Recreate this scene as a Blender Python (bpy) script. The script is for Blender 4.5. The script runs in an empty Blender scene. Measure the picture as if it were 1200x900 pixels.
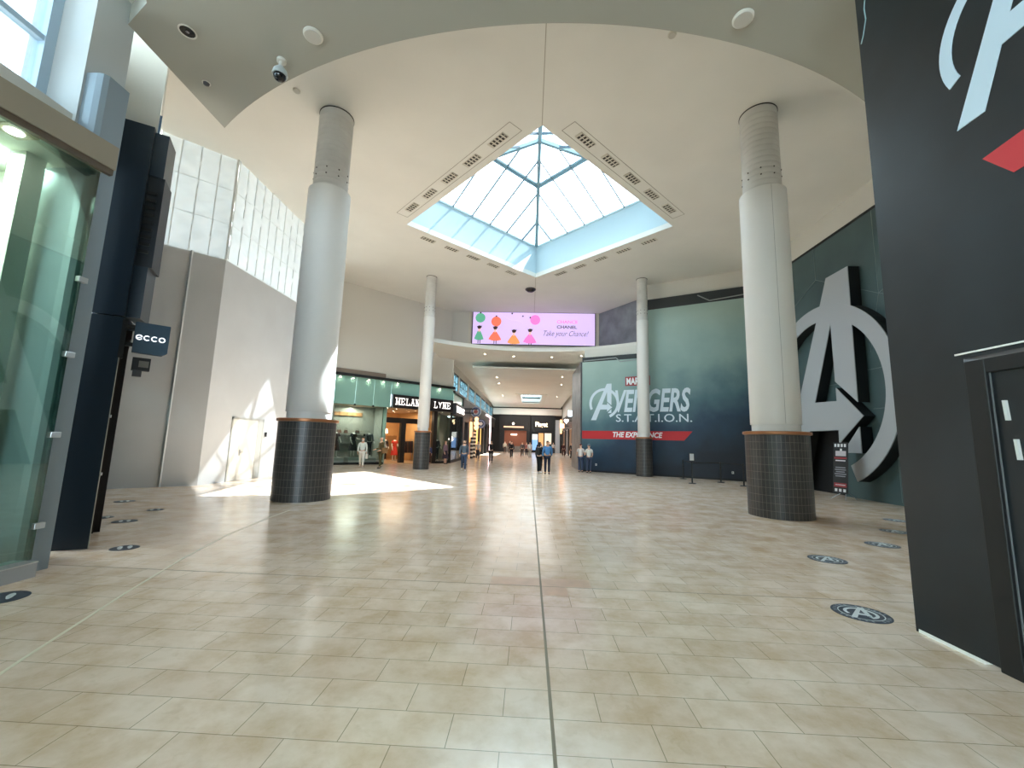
import bpy, bmesh, math, random
from math import pi, sin, cos, radians as R, hypot, atan2
from mathutils import Vector, Matrix
random.seed(7)
scene = bpy.context.scene
col = scene.collection
# ------------------------------------------------------------------ helpers
def lin(c):
    def f(v):
        v /= 255.0
        return v / 12.92 if v <= .04045 else ((v + .055) / 1.055) ** 2.4
    return (f(c[0]), f(c[1]), f(c[2]), 1)
_m = {}
def mat(name, rgb, rough=.5, metal=0, emit=0, spec=.5, noise=0, nscale=3.0, bump=0):
    if name in _m: return _m[name]
    m = bpy.data.materials.new(name); m.use_nodes = True
    nt = m.node_tree; b = nt.nodes['Principled BSDF']
    b.inputs['Base Color'].default_value = lin(rgb)
    b.inputs['Roughness'].default_value = rough
    b.inputs['Metallic'].default_value = metal
    b.inputs['Specular IOR Level'].default_value = spec
    if emit:
        b.inputs['Emission Color'].default_value = lin(rgb)
        b.inputs['Emission Strength'].default_value = emit
    if noise or bump:
        tc = nt.nodes.new('ShaderNodeTexCoord'); n = nt.nodes.new('ShaderNodeTexNoise')
        n.inputs['Scale'].default_value = nscale; n.inputs['Detail'].default_value = 5
        nt.links.new(tc.outputs['Object'], n.inputs['Vector'])
        if noise:
            r = nt.nodes.new('ShaderNodeValToRGB')
            a = lin([max(0, v * (1 - noise)) for v in rgb]); c = lin([min(255, v * (1 + noise)) for v in rgb])
            r.color_ramp.elements[0].color = a; r.color_ramp.elements[1].color = c
            r.color_ramp.elements[0].position = .3; r.color_ramp.elements[1].position = .7
            nt.links.new(n.outputs['Fac'], r.inputs['Fac']); nt.links.new(r.outputs['Color'], b.inputs['Base Color'])
        if bump:
            bp = nt.nodes.new('ShaderNodeBump'); bp.inputs['Strength'].default_value = bump
            nt.links.new(n.outputs['Fac'], bp.inputs['Height']); nt.links.new(bp.outputs['Normal'], b.inputs['Normal'])
    _m[name] = m
    return m
def glass(name, tint, gloss=.12, rough=.02, body=0, bodyrgb=(255, 255, 255)):
    if name in _m: return _m[name]
    m = bpy.data.materials.new(name); m.use_nodes = True; nt = m.node_tree; nt.nodes.clear()
    o = nt.nodes.new('ShaderNodeOutputMaterial'); t = nt.nodes.new('ShaderNodeBsdfTransparent')
    t.inputs['Color'].default_value = lin(tint)
    g = nt.nodes.new('ShaderNodeBsdfGlossy'); g.inputs['Roughness'].default_value = rough
    lw = nt.nodes.new('ShaderNodeFresnel'); lw.inputs['IOR'].default_value = 1.45
    mx = nt.nodes.new('ShaderNodeMixShader')
    ml = nt.nodes.new('ShaderNodeMath'); ml.operation = 'MULTIPLY_ADD'; ml.inputs[1].default_value = .8; ml.inputs[2].default_value = gloss * .3
    nt.links.new(lw.outputs['Fac'], ml.inputs[0]); nt.links.new(ml.outputs[0], mx.inputs['Fac'])
    src = t.outputs[0]
    if body:
        d = nt.nodes.new('ShaderNodeBsdfDiffuse'); d.inputs['Color'].default_value = lin(bodyrgb)
        m2 = nt.nodes.new('ShaderNodeMixShader'); m2.inputs['Fac'].default_value = body
        nt.links.new(t.outputs[0], m2.inputs[1]); nt.links.new(d.outputs[0], m2.inputs[2]); src = m2.outputs[0]
    nt.links.new(src, mx.inputs[1]); nt.links.new(g.outputs[0], mx.inputs[2]); nt.links.new(mx.outputs[0], o.inputs['Surface'])
    _m[name] = m
    return m
class MB:
    """collects shapes into one mesh"""
    def __init__(s): s.b = bmesh.new()
    def hexa(s, pts):
        v = [s.b.verts.new(p) for p in pts]
        for f in ((0, 3, 2, 1), (4, 5, 6, 7), (0, 1, 5, 4), (1, 2, 6, 5), (2, 3, 7, 6), (3, 0, 4, 7)): s.b.faces.new([v[i] for i in f])
        return s
    def box(s, x0, x1, y0, y1, z0, z1):
        return s.hexa([(x0, y0, z0), (x1, y0, z0), (x1, y1, z0), (x0, y1, z0), (x0, y0, z1), (x1, y0, z1), (x1, y1, z1), (x0, y1, z1)])
    def bar(s, a, b, w, h=None):
        a = Vector(a); b = Vector(b); d = (b - a).normalized(); h = h or w
        up = Vector((0, 0, 1)) if abs(d.z) < .95 else Vector((0, 1, 0))
        x = d.cross(up).normalized(); y = x.cross(d)
        P = []
        for p in (a, b):
            for i, j in ((-1, -1), (1, -1), (1, 1), (-1, 1)): P.append(p + x * (i * w / 2) + y * (j * h / 2))
        return s.hexa(P)
    def prism(s, poly, f0, f1):
        """poly 2-D; f0/f1 map (a,b) to 3-D"""
        A = [s.b.verts.new(f0(*p)) for p in poly]; B = [s.b.verts.new(f1(*p)) for p in poly]; n = len(poly)
        s.b.faces.new(A); s.b.faces.new(list(reversed(B)))
        for i in range(n): s.b.faces.new([A[i], B[i], B[(i + 1) % n], A[(i + 1) % n]])
        return s
    def xz(s, poly, y0, y1): return s.prism(poly, lambda a, b: (a, y0, b), lambda a, b: (a, y1, b))
    def xy(s, poly, z0, z1): return s.prism(poly, lambda a, b: (a, b, z0), lambda a, b: (a, b, z1))
    def lathe(s, prof, n=32, c=(0, 0, 0), cap=True, axis='z'):
        rings = []
        M = {'z': lambda x, y, z: (x, y, z), 'y': lambda x, y, z: (x, z, y), 'x': lambda x, y, z: (z, x, y)}[axis]
        for r, z in prof:
            rings.append([s.b.verts.new(Vector(M(r * cos(2 * pi * i / n), r * sin(2 * pi * i / n), z)) + Vector(c)) for i in range(n)])
        for a, b in zip(rings, rings[1:]):
            for i in range(n): s.b.faces.new([a[i], a[(i + 1) % n], b[(i + 1) % n], b[i]])
        if cap: s.b.faces.new(list(reversed(rings[0]))); s.b.faces.new(rings[-1])
        return s
    def tube(s, pts, r, n=8):
        pts = [Vector(p) for p in pts]; rr = r if isinstance(r, (list, tuple)) else [r] * len(pts); rings = []
        for i, p in enumerate(pts):
            d = (pts[min(i + 1, len(pts) - 1)] - pts[max(i - 1, 0)]).normalized()
            up = Vector((0, 0, 1)) if abs(d.z) < .9 else Vector((1, 0, 0))
            x = d.cross(up).normalized(); y = x.cross(d)
            rings.append([s.b.verts.new(p + (x * cos(2 * pi * k / n) + y * sin(2 * pi * k / n)) * rr[i]) for k in range(n)])
        for a, b in zip(rings, rings[1:]):
            for i in range(n): s.b.faces.new([a[i], a[(i + 1) % n], b[(i + 1) % n], b[i]])
        s.b.faces.new(list(reversed(rings[0]))); s.b.faces.new(rings[-1])
        return s
    def quad(s, *p): s.b.faces.new([s.b.verts.new(q) for q in p]); return s
    def ball(s, c, r, sx=1, sy=1, sz=1, n=12):
        bmesh.ops.create_uvsphere(s.b, u_segments=n, v_segments=max(6, n // 2 + 2), radius=r, matrix=Matrix.Translation(c) @ Matrix.Diagonal((sx, sy, sz, 1)))
        return s
    def arc(s, c, r0, r1, a0, a1, y0, y1, n=40):
        """ring sector in the xz plane, angles in degrees"""
        P = [(c[0] + r1 * cos(R(a0 + (a1 - a0) * i / n)), c[1] + r1 * sin(R(a0 + (a1 - a0) * i / n))) for i in range(n + 1)]
        Q = [(c[0] + r0 * cos(R(a0 + (a1 - a0) * i / n)), c[1] + r0 * sin(R(a0 + (a1 - a0) * i / n))) for i in range(n + 1)]
        for i in range(n): s.xz([P[i], P[i + 1], Q[i + 1], Q[i]], y0, y1)
        bmesh.ops.remove_doubles(s.b, verts=s.b.verts, dist=1e-5)
        return s
def obj(name, mb, m, parent=None, smooth=False, loc=None, bevel=0):
    me = bpy.data.meshes.new(name)
    bmesh.ops.recalc_face_normals(mb.b, faces=mb.b.faces)
    mb.b.to_mesh(me); mb.b.free()
    me.materials.append(m)
    if smooth:
        for p in me.polygons: p.use_smooth = True
        me.set_sharp_from_angle(angle=R(40))
    o = bpy.data.objects.new(name, me); col.objects.link(o)
    if parent is not None: o.parent = parent
    if loc: o.location = loc
    if bevel:
        bv = o.modifiers.new('bevel', 'BEVEL'); bv.width = bevel; bv.segments = 2; bv.limit_method = 'ANGLE'
    return o
def tag(o, label, cat, group=None, kind=None):
    o['label'] = label; o['category'] = cat
    if group: o['group'] = group
    if kind: o['kind'] = kind
    return o
def thing(name, label, cat, loc=(0, 0, 0), rz=0, group=None):
    o = bpy.data.objects.new(name, None); col.objects.link(o); o.empty_display_size = .2
    o.location = loc; o.rotation_euler = (0, 0, rz)
    return tag(o, label, cat, group)
def frame_of(A, B): return (A[0], A[1], 0), atan2(B[1] - A[1], B[0] - A[0])
def struct(name, mb, m, smooth=False, loc=None, rz=None, parent=None):
    o = obj(name, mb, m, parent, smooth, loc)
    if rz is not None: o.rotation_euler = (0, 0, rz)
    if parent is None: o['kind'] = 'structure'
    return o
def copy_tree(o, parent=None):
    c = o.copy(); col.objects.link(c)
    if parent is not None: c.parent = parent
    for ch in list(o.children): copy_tree(ch, c)
    return c
def evaluated(o):
    dg = bpy.context.evaluated_depsgraph_get(); dg.update()
    return bpy.data.meshes.new_from_object(o.evaluated_get(dg))
def text(body, size, m, parent, name='lettering', x=0, y=0, z=0, width=None, shear=0, bold=0, depth=.004, height=None, rot=(pi / 2, 0, 0), space=1.0, align='LEFT'):
    cu = bpy.data.curves.new(name, 'FONT'); cu.body = body; cu.size = size; cu.shear = shear; cu.offset = bold; cu.extrude = depth; cu.space_character = space
    cu.align_x = 'LEFT'; cu.resolution_u = 3
    t = bpy.data.objects.new('tmp', cu); col.objects.link(t)
    me = evaluated(t); bpy.data.objects.remove(t)
    xs = [v.co.x for v in me.vertices]; ys = [v.co.y for v in me.vertices]
    w = max(xs) - min(xs); h = max(ys) - min(ys); x0 = min(xs); y0 = min(ys)
    sx = (width / w) if width else 1; sy = (height / h) if height else sx
    for v in me.vertices: v.co.x = (v.co.x - x0) * sx; v.co.y = (v.co.y - y0) * sy
    W = w * sx
    if align == 'CENTER':
        for v in me.vertices: v.co.x -= W / 2
    me.materials.append(m); me.name = name
    o = bpy.data.objects.new(name, me); col.objects.link(o); o.parent = parent
    o.location = (x, y, z); o.rotation_euler = rot
    return o
# ------------------------------------------------------------------ people (skinned continuous bodies)
def skin(name, chains, m, parent, sub=1, smooth=True):
    """chains: list of lists of (xyz, radius or (rx,ry)); chains that start on an existing point join there"""
    me = bpy.data.meshes.new(name); verts = []; rad = []; edges = []; idx = {}
    for ch in chains:
        prev = None
        for p, r in ch:
            k = (round(p[0], 4), round(p[1], 4), round(p[2], 4))
            if k not in idx: idx[k] = len(verts); verts.append(p); rad.append(r if isinstance(r, tuple) else (r, r))
            if prev is not None and prev != idx[k]: edges.append((prev, idx[k]))
            prev = idx[k]
    me.from_pydata(verts, edges, [])
    o = bpy.data.objects.new(name, me); col.objects.link(o)
    o.modifiers.new('s', 'SKIN')
    for i, sv in enumerate(me.skin_vertices[0].data): sv.radius = rad[i]; sv.use_root = (i == 0)
    if sub:
        su = o.modifiers.new('u', 'SUBSURF'); su.levels = sub; su.render_levels = sub
    me2 = evaluated(o); o.modifiers.clear(); o.data = me2
    bpy.data.meshes.remove(me)
    me2.materials.clear(); me2.materials.append(m)
    for p in me2.polygons: p.use_smooth = smooth
    o.parent = parent
    return o
def hand(w, d, side, curl=.4):
    """finger chains hanging from wrist w, pointing along d"""
    w = Vector(w); d = Vector(d).normalized(); pal = w + d * .05; out = []
    f = Vector((0, -1, 0))
    out.append([(tuple(w), .024), (tuple(pal), (.03, .022))])
    for k, (off, L) in enumerate(((-.027, .07), (-.009, .08), (.009, .075), (.027, .058))):
        a = pal + d * .04 + f * -off
        b = a + d * L * .55 + Vector((-side * curl * .02, 0, 0)); c = b + d * L * .4 + Vector((-side * curl * .04, 0, 0))
        out.append([(tuple(pal), (.03, .022)), (tuple(a), .0095), (tuple(b), .0085), (tuple(c), .007)])
    t = pal + f * .035 - d * .005
    out.append([(tuple(pal), (.03, .022)), (tuple(t), .011), (tuple(t + d * .035 + f * .012), .009)])
    return out
SKINS = {'light': (214, 170, 145), 'tan': (176, 130, 100), 'dark': (96, 66, 50), 'mann': (225, 220, 212)}
def figure(root, h=1.74, skin_c='light', top=(60, 60, 70), bottom=(30, 34, 50), hair=(40, 30, 25), shoes=(30, 30, 30), stride=.0, arms=(.0, .0), elbows=(.15, .15), long_hair=False, skirt=None, sleeves=1, mask=None, cap=None, headless=False, coat=None, bodies=True):
    k = h / 1.75
    def S(p): return (p[0] * k, p[1] * k, p[2] * k)
    def C(ch): return [[(S(p), (r[0] * k, r[1] * k) if isinstance(r, tuple) else r * k) for p, r in c] for c in ch]
    sm = mat('skin_' + skin_c, SKINS[skin_c], .5)
    legs = {}; arm = {}
    for s in (-1, 1):
        st = stride * s
        legs[s] = [((s * .09, 0, .9), .088), ((s * .095, -st * .55 - .015, .5), .058), ((s * .1, -st + (.05 if st < 0 else 0), .085 + (.05 if st < 0 else 0)), .04)]
        a = arms[0 if s < 0 else 1]; e = elbows[0 if s < 0 else 1]
        sh = Vector((s * .185, .01, 1.42)); el = sh + Vector((s * .05, -sin(a) * .29, -cos(a) * .29)); wr = el + Vector((-s * .01, -sin(a + e * 1.6) * .25, -cos(a + e * 1.6) * .25))
        arm[s] = (sh, el, wr)
    torso = [((0, .0, .95), (.145, .11)), ((0, .005, 1.12), (.125, .095)), ((0, .0, 1.32), (.155, .11)), ((0, .015, 1.45), (.1, .075)), ((0, .01, 1.53), .052)]
    head = [((0, .01, 1.53), .052), ((0, -.012, 1.585), (.058, .062)), ((0, -.005, 1.65), (.074, .09)), ((0, .004, 1.7), (.072, .088)), ((0, .008, 1.735), (.045, .055))]
    ch = [torso + ([] if headless else head[1:])]
    if not headless:
        ch.append([((0, -.005, 1.65), (.074, .09)), ((0, -.098, 1.638), .014)])
        for s in (-1, 1): ch.append([((0, -.005, 1.65), (.074, .09)), ((s * .08, .008, 1.645), (.012, .022))])
    for s in (-1, 1):
        L = legs[s]; an = L[-1][0]
        ch.append([torso[0]] + L + [((an[0] * 1.08, an[1] - .05, .05 + an[2] - .085), (.042, .034)), ((an[0] * 1.15, an[1] - .15, .036 + an[2] - .085), (.04, .026))])
        sh, el, wr = arm[s]
        ch.append([torso[3], (tuple(sh), .056), (tuple(el), .04), (tuple(wr), .028)])
        ch += hand(wr, (wr - el), s)
    body = skin('body', C(ch), sm, root)
    if not headless:
        for s in (-1, 1): obj('eye', MB().ball(S((s * .03, -.083, 1.668)), .011 * k, n=8), mat('eye_dark', (35, 28, 26), .3), body)
        obj('mouth', MB().box(-.022 * k, .022 * k, -.088 * k, -.07 * k, 1.598 * k, 1.606 * k), mat('lip', (150, 85, 80), .5), body)
    # clothing
    tp = [[((0, 0, .93), (.16, .125)), ((0, .005, 1.12), (.145, .112)), ((0, 0, 1.32), (.172, .125)), ((0, .015, 1.45), (.115, .09)), ((0, .01, 1.495), .068)]]
    for s in (-1, 1):
        sh, el, wr = arm[s]
        c = [((0, .015, 1.45), (.115, .09)), (tuple(sh), .07)]
        if sleeves >= 1: c += [(tuple(el), .053), (tuple(el + (wr - el) * .85), .042)]
        else: c += [(tuple(sh + (el - sh) * .65), .06)]
        tp.append(c)
    skin('shirt', C(tp), mat('cloth_%d_%d_%d' % top, top, .85), root)
    if skirt:
        obj('skirt', MB().lathe([(.27 * k, .42 * k), (.24 * k, .6 * k), (.18 * k, .85 * k), (.15 * k, 1.02 * k)], 16), mat('cloth_%d_%d_%d' % skirt, skirt, .85), root, True)
    else:
        tr = []
        for s in (-1, 1):
            L = legs[s]
            tr.append([((0, 0, .97), (.152, .118)), (L[0][0], .105), (L[1][0], .076), (L[2][0][:2] + (L[2][0][2] + .015,), .062)])
        skin('trousers', C(tr), mat('cloth_%d_%d_%d' % bottom, bottom, .9), root)
    for s in (-1, 1):
        an = legs[s][-1][0]; dz = an[2] - .085
        skin('shoe', C([[((an[0] * 1.02, an[1] + .045, .05 + dz), (.04, .042)), ((an[0] * 1.06, an[1] - .05, .05 + dz), (.048, .042)), ((an[0] * 1.15, an[1] - .165, .038 + dz), (.044, .032))]]), mat('shoe_%d_%d_%d' % shoes, shoes, .5), root)
    if not headless and hair:
        hb = [[((0, .02, 1.665), (.08, .088)), ((0, .025, 1.71), (.082, .092)), ((0, .015, 1.755), (.055, .065))]]
        if long_hair: hb[0] = [((0, .07, 1.45), (.07, .03)), ((0, .065, 1.55), (.078, .045))] + hb[0]
        skin('hair', C(hb), mat('hair_%d_%d_%d' % hair, hair, .7), root)
    if mask: obj('face_mask', MB().ball(S((0, -.05, 1.605)), .052 * k, 1.05, .95, .85, 10), mat('cloth_%d_%d_%d' % mask, mask, .8), root, True)
    if cap:
        obj('cap', MB().lathe([(.092 * k, 1.695 * k), (.09 * k, 1.74 * k), (.07 * k, 1.785 * k), (.02 * k, 1.8 * k)], 16).box(-.07 * k, .07 * k, -.19 * k, -.07 * k, 1.695 * k, 1.708 * k), mat('cloth_%d_%d_%d' % cap, cap, .8), root, True)
    return root
def person(label, x, y, face, group=None, **kw):
    r = thing('person', label, 'person', (x, y, 0), R(face), group)
    figure(r, **kw); return r
# face: 0 looks at the camera, 180 walks away
w = person('person in pale top and white trousers walking past the boutique window', -9.56, 23.4, 12, h=1.66, top=(226, 234, 230), bottom=(240, 238, 232), hair=(120, 80, 55), stride=.14, shoes=(200, 195, 190), arms=(.15, -.2), long_hair=True, mask=(232, 234, 236))
obj('handbag', MB().box(.22, .3, -.16, .16, .5, .76).tube([(.26, -.1, .76), (.26, -.08, .93), (.26, .08, .93), (.26, .1, .76)], .01, 6), mat('bag_white', (235, 235, 230), .6), w)
w = person('person in khaki brown clothes with a shoulder bag before the boutique doors', -8.42, 23.2, -40, h=1.72, top=(92, 82, 52), bottom=(88, 80, 50), hair=(170, 160, 150), stride=.08, shoes=(60, 50, 40), elbows=(.8, .7))
obj('shoulder_bag', MB().box(.2, .3, -.1, .22, .85, 1.15).tube([(.25, 0, 1.15), (.12, .12, 1.45), (-.05, .13, 1.47)], .014, 6), mat('bag_tan', (128, 96, 60), .7), w)
w = person('person in denim jacket and blue jeans walking towards us, dark face mask', -3.77, 23.3, 4, h=1.68, top=(84, 98, 112), bottom=(54, 70, 96), hair=(60, 44, 34), stride=.16, shoes=(210, 205, 200), arms=(.2, -.2), long_hair=True, mask=(38, 40, 46))
person('person in black with grey sleeves walking away beside the striped poles', -3.05, 32.0, 178, h=1.74, top=(28, 26, 28), bottom=(34, 18, 24), hair=(40, 36, 34), stride=.1, arms=(-.1, .2))
person('tall person in blue shirt and navy trousers standing on the centre joint', .83, 22.8, 185, h=1.79, top=(70, 122, 172), bottom=(26, 30, 48), hair=(70, 66, 64), elbows=(.5, .3), skin_c='tan')
w = person('slim person in black standing close left of the blue shirted person', .42, 23.1, 150, h=1.7, top=(24, 24, 26), bottom=(20, 20, 24), hair=(24, 20, 18), shoes=(225, 225, 225), long_hair=True, stride=.05)
obj('backpack', MB().box(-.13, .13, .12, .26, 1.02, 1.42), mat('bag_black', (22, 22, 24), .7), w, bevel=.04)
person('person in white tee and red hair standing by mural, nearer the hall', 2.92, 25.3, 160, h=1.66, top=(214, 205, 200), bottom=(52, 66, 92), hair=(122, 36, 34), sleeves=0, elbows=(.9, .5))
person('person in white tee and grey cap standing by mural, nearer the column', 3.36, 24.95, 190, h=1.64, top=(220, 218, 212), bottom=(50, 62, 86), hair=(40, 40, 46), cap=(110, 122, 134), sleeves=0, elbows=(.5, .9))
w = person('person in mauve top and dark skirt beside the boutique corner window', -6.0, 29.3, 70, h=1.6, top=(128, 100, 112), skirt=(52, 40, 52), hair=(180, 150, 110), long_hair=True)
person('child sized person in blue top by the boutique door post', -7.0, 28.6, 30, h=1.35, top=(70, 84, 130), bottom=(60, 28, 30), hair=(30, 24, 22))
person('person in black carrying a child sized bag far down the hall, left of its middle', -1.9, 42.0, 175, h=1.72, top=(26, 28, 34), bottom=(22, 24, 32), hair=(26, 22, 20), stride=.12)
person('person in grey jacket far down the hall beside the black clad walker', -.9, 47.0, 185, h=1.68, top=(92, 88, 90), bottom=(70, 62, 62), hair=(50, 42, 38), stride=.1)
person('person in white top and pale trousers far down the hall', -.05, 46.0, 170, h=1.7, top=(205, 215, 222), bottom=(150, 152, 150), hair=(90, 80, 70), stride=.08)
person('person in black coat far down the hall, before the lit poster', .9, 45.0, 180, h=1.74, top=(22, 24, 30), bottom=(26, 26, 32), hair=(24, 22, 20), stride=.1)
person('person in beige jacket and light blue jeans behind the couple in the hall', -.05 + .75, 31.5, 10, h=1.66, top=(190, 170, 140), bottom=(120, 140, 160), hair=(40, 32, 26), stride=.1, long_hair=True)
person('person in maroon coat far off along the right shops', 4.1, 52.0, 0, h=1.7, top=(72, 36, 38), bottom=(70, 34, 34), hair=(24, 20, 20), stride=.1)
person('person in dark blue far off hugging the right shops', 4.2, 43.0, 10, h=1.74, top=(30, 32, 44), bottom=(24, 26, 36), hair=(20, 18, 18), stride=.12)
person('person in navy jacket pausing behind the denim jacketed walker', -4.55, 28.6, 60, h=1.7, top=(34, 48, 88), bottom=(36, 44, 74), hair=(40, 32, 28))
person('person in pale grey top near the striped poles, carrying nothing', -4.6, 36.5, 20, h=1.62, top=(188, 180, 178), bottom=(60, 60, 70), hair=(60, 44, 36), long_hair=True, stride=.1)
person('person in rose top far down the hall, first left of the white topped walker', -.45, 50.5, 5, h=1.64, top=(150, 104, 108), bottom=(50, 48, 56), hair=(44, 34, 30), stride=.12, long_hair=True)
person('person in light blue shirt far down the hall before the blue poster', 1.3, 54.0, 170, h=1.72, top=(140, 170, 206), bottom=(44, 48, 60), hair=(36, 30, 28), stride=.1)
person('person in charcoal suit far down the hall before the rose lettering', -2.7, 56.0, 8, h=1.78, top=(42, 44, 50), bottom=(40, 42, 48), hair=(30, 26, 24), stride=.14)
person('person in cream coat in the far distance by the counter', -3.6, 60.0, 0, h=1.66, top=(196, 186, 168), bottom=(70, 62, 58), hair=(70, 52, 40), long_hair=True)
person('person in dark green jacket in the far distance before the pale lit window', 2.7, 58.0, 12, h=1.74, top=(46, 60, 48), bottom=(38, 38, 42), hair=(26, 22, 20), stride=.1)
person('person in white shirt far off by the pale side passage', 3.4, 62.0, 0, h=1.7, top=(220, 216, 210), bottom=(60, 64, 78), hair=(50, 40, 34), stride=.1)
# ------------------------------------------------------------------ materials
CREAM = mat('ceiling_paint', (224, 223, 217), .9, noise=.012, nscale=.6)
SOFF = mat('soffit_paint_shaded', (162, 162, 152), .9)  # ceiling tone darkened: the soffit's weaker light is put into its colour
WALL = mat('wall_paint', (219, 217, 210), .85)
HOARD = mat('hoarding_paint', (190, 192, 194), .6, noise=.02, nscale=.8)
GREYW = mat('grey_plaster', (140, 146, 156), .8, noise=.1, nscale=1.2)
PIERM = mat('grey_metal_panel', (132, 144, 152), .45, .2)
BLACK = mat('black_metal', (14, 14, 15), .5)
DARK = mat('dark_interior', (14, 14, 16), .8)
NAVY = mat('navy_panel', (26, 44, 60), .35)
STEEL = mat('brushed_steel', (190, 192, 194), .3, .9)
CHROME = mat('chrome', (215, 215, 215), .15, 1)
COPPER = mat('copper_brown_ring', (158, 104, 66), .35, .4)
COLW = mat('column_white', (222, 221, 218), .55)
COLU = mat('column_upper', (206, 205, 202), .7, noise=.03, nscale=2)
ALU = mat('pale_blue_aluminium', (128, 156, 168), .5)
WHITE = mat('white_print', (206, 220, 230), .5)
LAMP = mat('warm_lamp', (255, 236, 205), .5, emit=14)
WLAMP = mat('white_lamp', (255, 250, 240), .5, emit=8)
WOOD = mat('warm_wood', (176, 130, 84), .5, noise=.15, nscale=6)
BEIGE = mat('beige_panel', (150, 138, 122), .5)
TEAL = mat('teal_back_painted_glass', (152, 200, 190), .12, spec=.5)
GLS = glass('clear_green_glass', (205, 232, 222), .2)
SHOPG = glass('shop_glass', (226, 236, 232), .15)
def floor_material():
    m = bpy.data.materials.new('limestone_tiles'); m.use_nodes = True; nt = m.node_tree; b = nt.nodes['Principled BSDF']
    N = nt.nodes.new; L = nt.links.new
    tc = N('ShaderNodeTexCoord'); mp = N('ShaderNodeMapping'); mp.inputs['Location'].default_value = (0, .15, 0)
    br = N('ShaderNodeTexBrick'); br.offset = .5; br.inputs['Scale'].default_value = 1
    br.inputs['Brick Width'].default_value = .61; br.inputs['Row Height'].default_value = .3
    br.inputs['Mortar Size'].default_value = .0028; br.inputs['Mortar Smooth'].default_value = .3
    br.inputs['Color1'].default_value = lin((230, 206, 187)); br.inputs['Color2'].default_value = lin((241, 220, 203)); br.inputs['Mortar'].default_value = lin((164, 147, 122))
    br.inputs['Bias'].default_value = .15
    L(tc.outputs['Object'], mp.inputs['Vector']); L(mp.outputs['Vector'], br.inputs['Vector'])
    n1 = N('ShaderNodeTexNoise'); n1.inputs['Scale'].default_value = 2.2; n1.inputs['Detail'].default_value = 8; n1.inputs['Roughness'].default_value = .65
    n2 = N('ShaderNodeTexNoise'); n2.inputs['Scale'].default_value = 9; n2.inputs['Detail'].default_value = 6; n2.inputs['Distortion'].default_value = 1.2
    for n in (n1, n2): L(tc.outputs['Object'], n.inputs['Vector'])
    r1 = N('ShaderNodeValToRGB'); r1.color_ramp.elements[0].color = lin((232, 222, 205)); r1.color_ramp.elements[1].color = (1, 1, 1, 1); r1.color_ramp.elements[0].position = .35; r1.color_ramp.elements[1].position = .6
    r2 = N('ShaderNodeValToRGB'); r2.color_ramp.elements[0].color = lin((232, 226, 214)); r2.color_ramp.elements[1].color = (1, 1, 1, 1); r2.color_ramp.elements[0].position = .3; r2.color_ramp.elements[1].position = .42
    L(n1.outputs['Fac'], r1.inputs['Fac']); L(n2.outputs['Fac'], r2.inputs['Fac'])
    a = N('ShaderNodeMix'); a.data_type = 'RGBA'; a.blend_type = 'MULTIPLY'; a.inputs['Factor'].default_value = 1
    c = N('ShaderNodeMix'); c.data_type = 'RGBA'; c.blend_type = 'MULTIPLY'; c.inputs['Factor'].default_value = .3
    L(br.outputs['Color'], a.inputs['A']); L(r1.outputs['Color'], a.inputs['B']); L(a.outputs['Result'], c.inputs['A']); L(r2.outputs['Color'], c.inputs['B'])
    # a few pinkish tiles
    L(c.outputs['Result'], b.inputs['Base Color'])
    rr = N('ShaderNodeMapRange'); rr.inputs['To Min'].default_value = .13; rr.inputs['To Max'].default_value = .22
    L(n1.outputs['Fac'], rr.inputs['Value']); L(rr.outputs['Result'], b.inputs['Roughness'])
    b.inputs['Specular IOR Level'].default_value = .5
    bp = N('ShaderNodeBump'); bp.inputs['Strength'].default_value = .05; bp.inputs['Distance'].default_value = .004
    L(br.outputs['Fac'], bp.inputs['Height']); bp.invert = True; L(bp.outputs['Normal'], b.inputs['Normal'])
    return m
FLOOR = floor_material()
def base_tile_material():
    m = bpy.data.materials.new('dark_column_tiles'); m.use_nodes = True; nt = m.node_tree; b = nt.nodes['Principled BSDF']
    N = nt.nodes.new; L = nt.links.new
    uv = N('ShaderNodeUVMap'); br = N('ShaderNodeTexBrick'); br.offset = 0; br.inputs['Scale'].default_value = 1
    br.inputs['Brick Width'].default_value = .096; br.inputs['Row Height'].default_value = .187
    br.inputs['Mortar Size'].default_value = .004; br.inputs['Mortar Smooth'].default_value = .1
    br.inputs['Color1'].default_value = lin((46, 44, 44)); br.inputs['Color2'].default_value = lin((56, 53, 52)); br.inputs['Mortar'].default_value = lin((112, 106, 100))
    L(uv.outputs['UV'], br.inputs['Vector']); L(br.outputs['Color'], b.inputs['Base Color']); b.inputs['Roughness'].default_value = .38
    return m
TILE = base_tile_material()
# ------------------------------------------------------------------ floor, ceilings
HC = 11.4; HS = 7.7; CY = 17.65; HD = 6.0; HW = 13.3; AP = 15.6
struct('floor', MB().quad((-26, -16, 0), (26, -16, 0), (26, 78, 0), (-26, 78, 0)), FLOOR)
JOINT = mat('dark_floor_joint', (142, 128, 108), .6)
struct('trim_1', MB().box(-.011, .011, -3, 70, 0, .0015), JOINT)
pts = [(-3.4, 2.0), (-3.9, 3.21), (-4.4, 4.5), (-4.83, 5.71), (-5.2, 7.0), (-5.48, 8.53), (-5.6, 9.6)]
t2 = MB()
for a, b in zip(pts, pts[1:]): t2.bar((a[0], a[1], .0), (b[0], b[1], .0), .028, .003)
struct('trim_2', t2, mat('pale_floor_joint', (222, 212, 190), .5))
struct('trim_3', MB().box(-6.5, 6, 5.245, 5.255, 0, .0015), JOINT)
PINK = mat('pinkish_limestone', (204, 170, 144), .28, noise=.05, nscale=5)
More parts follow.
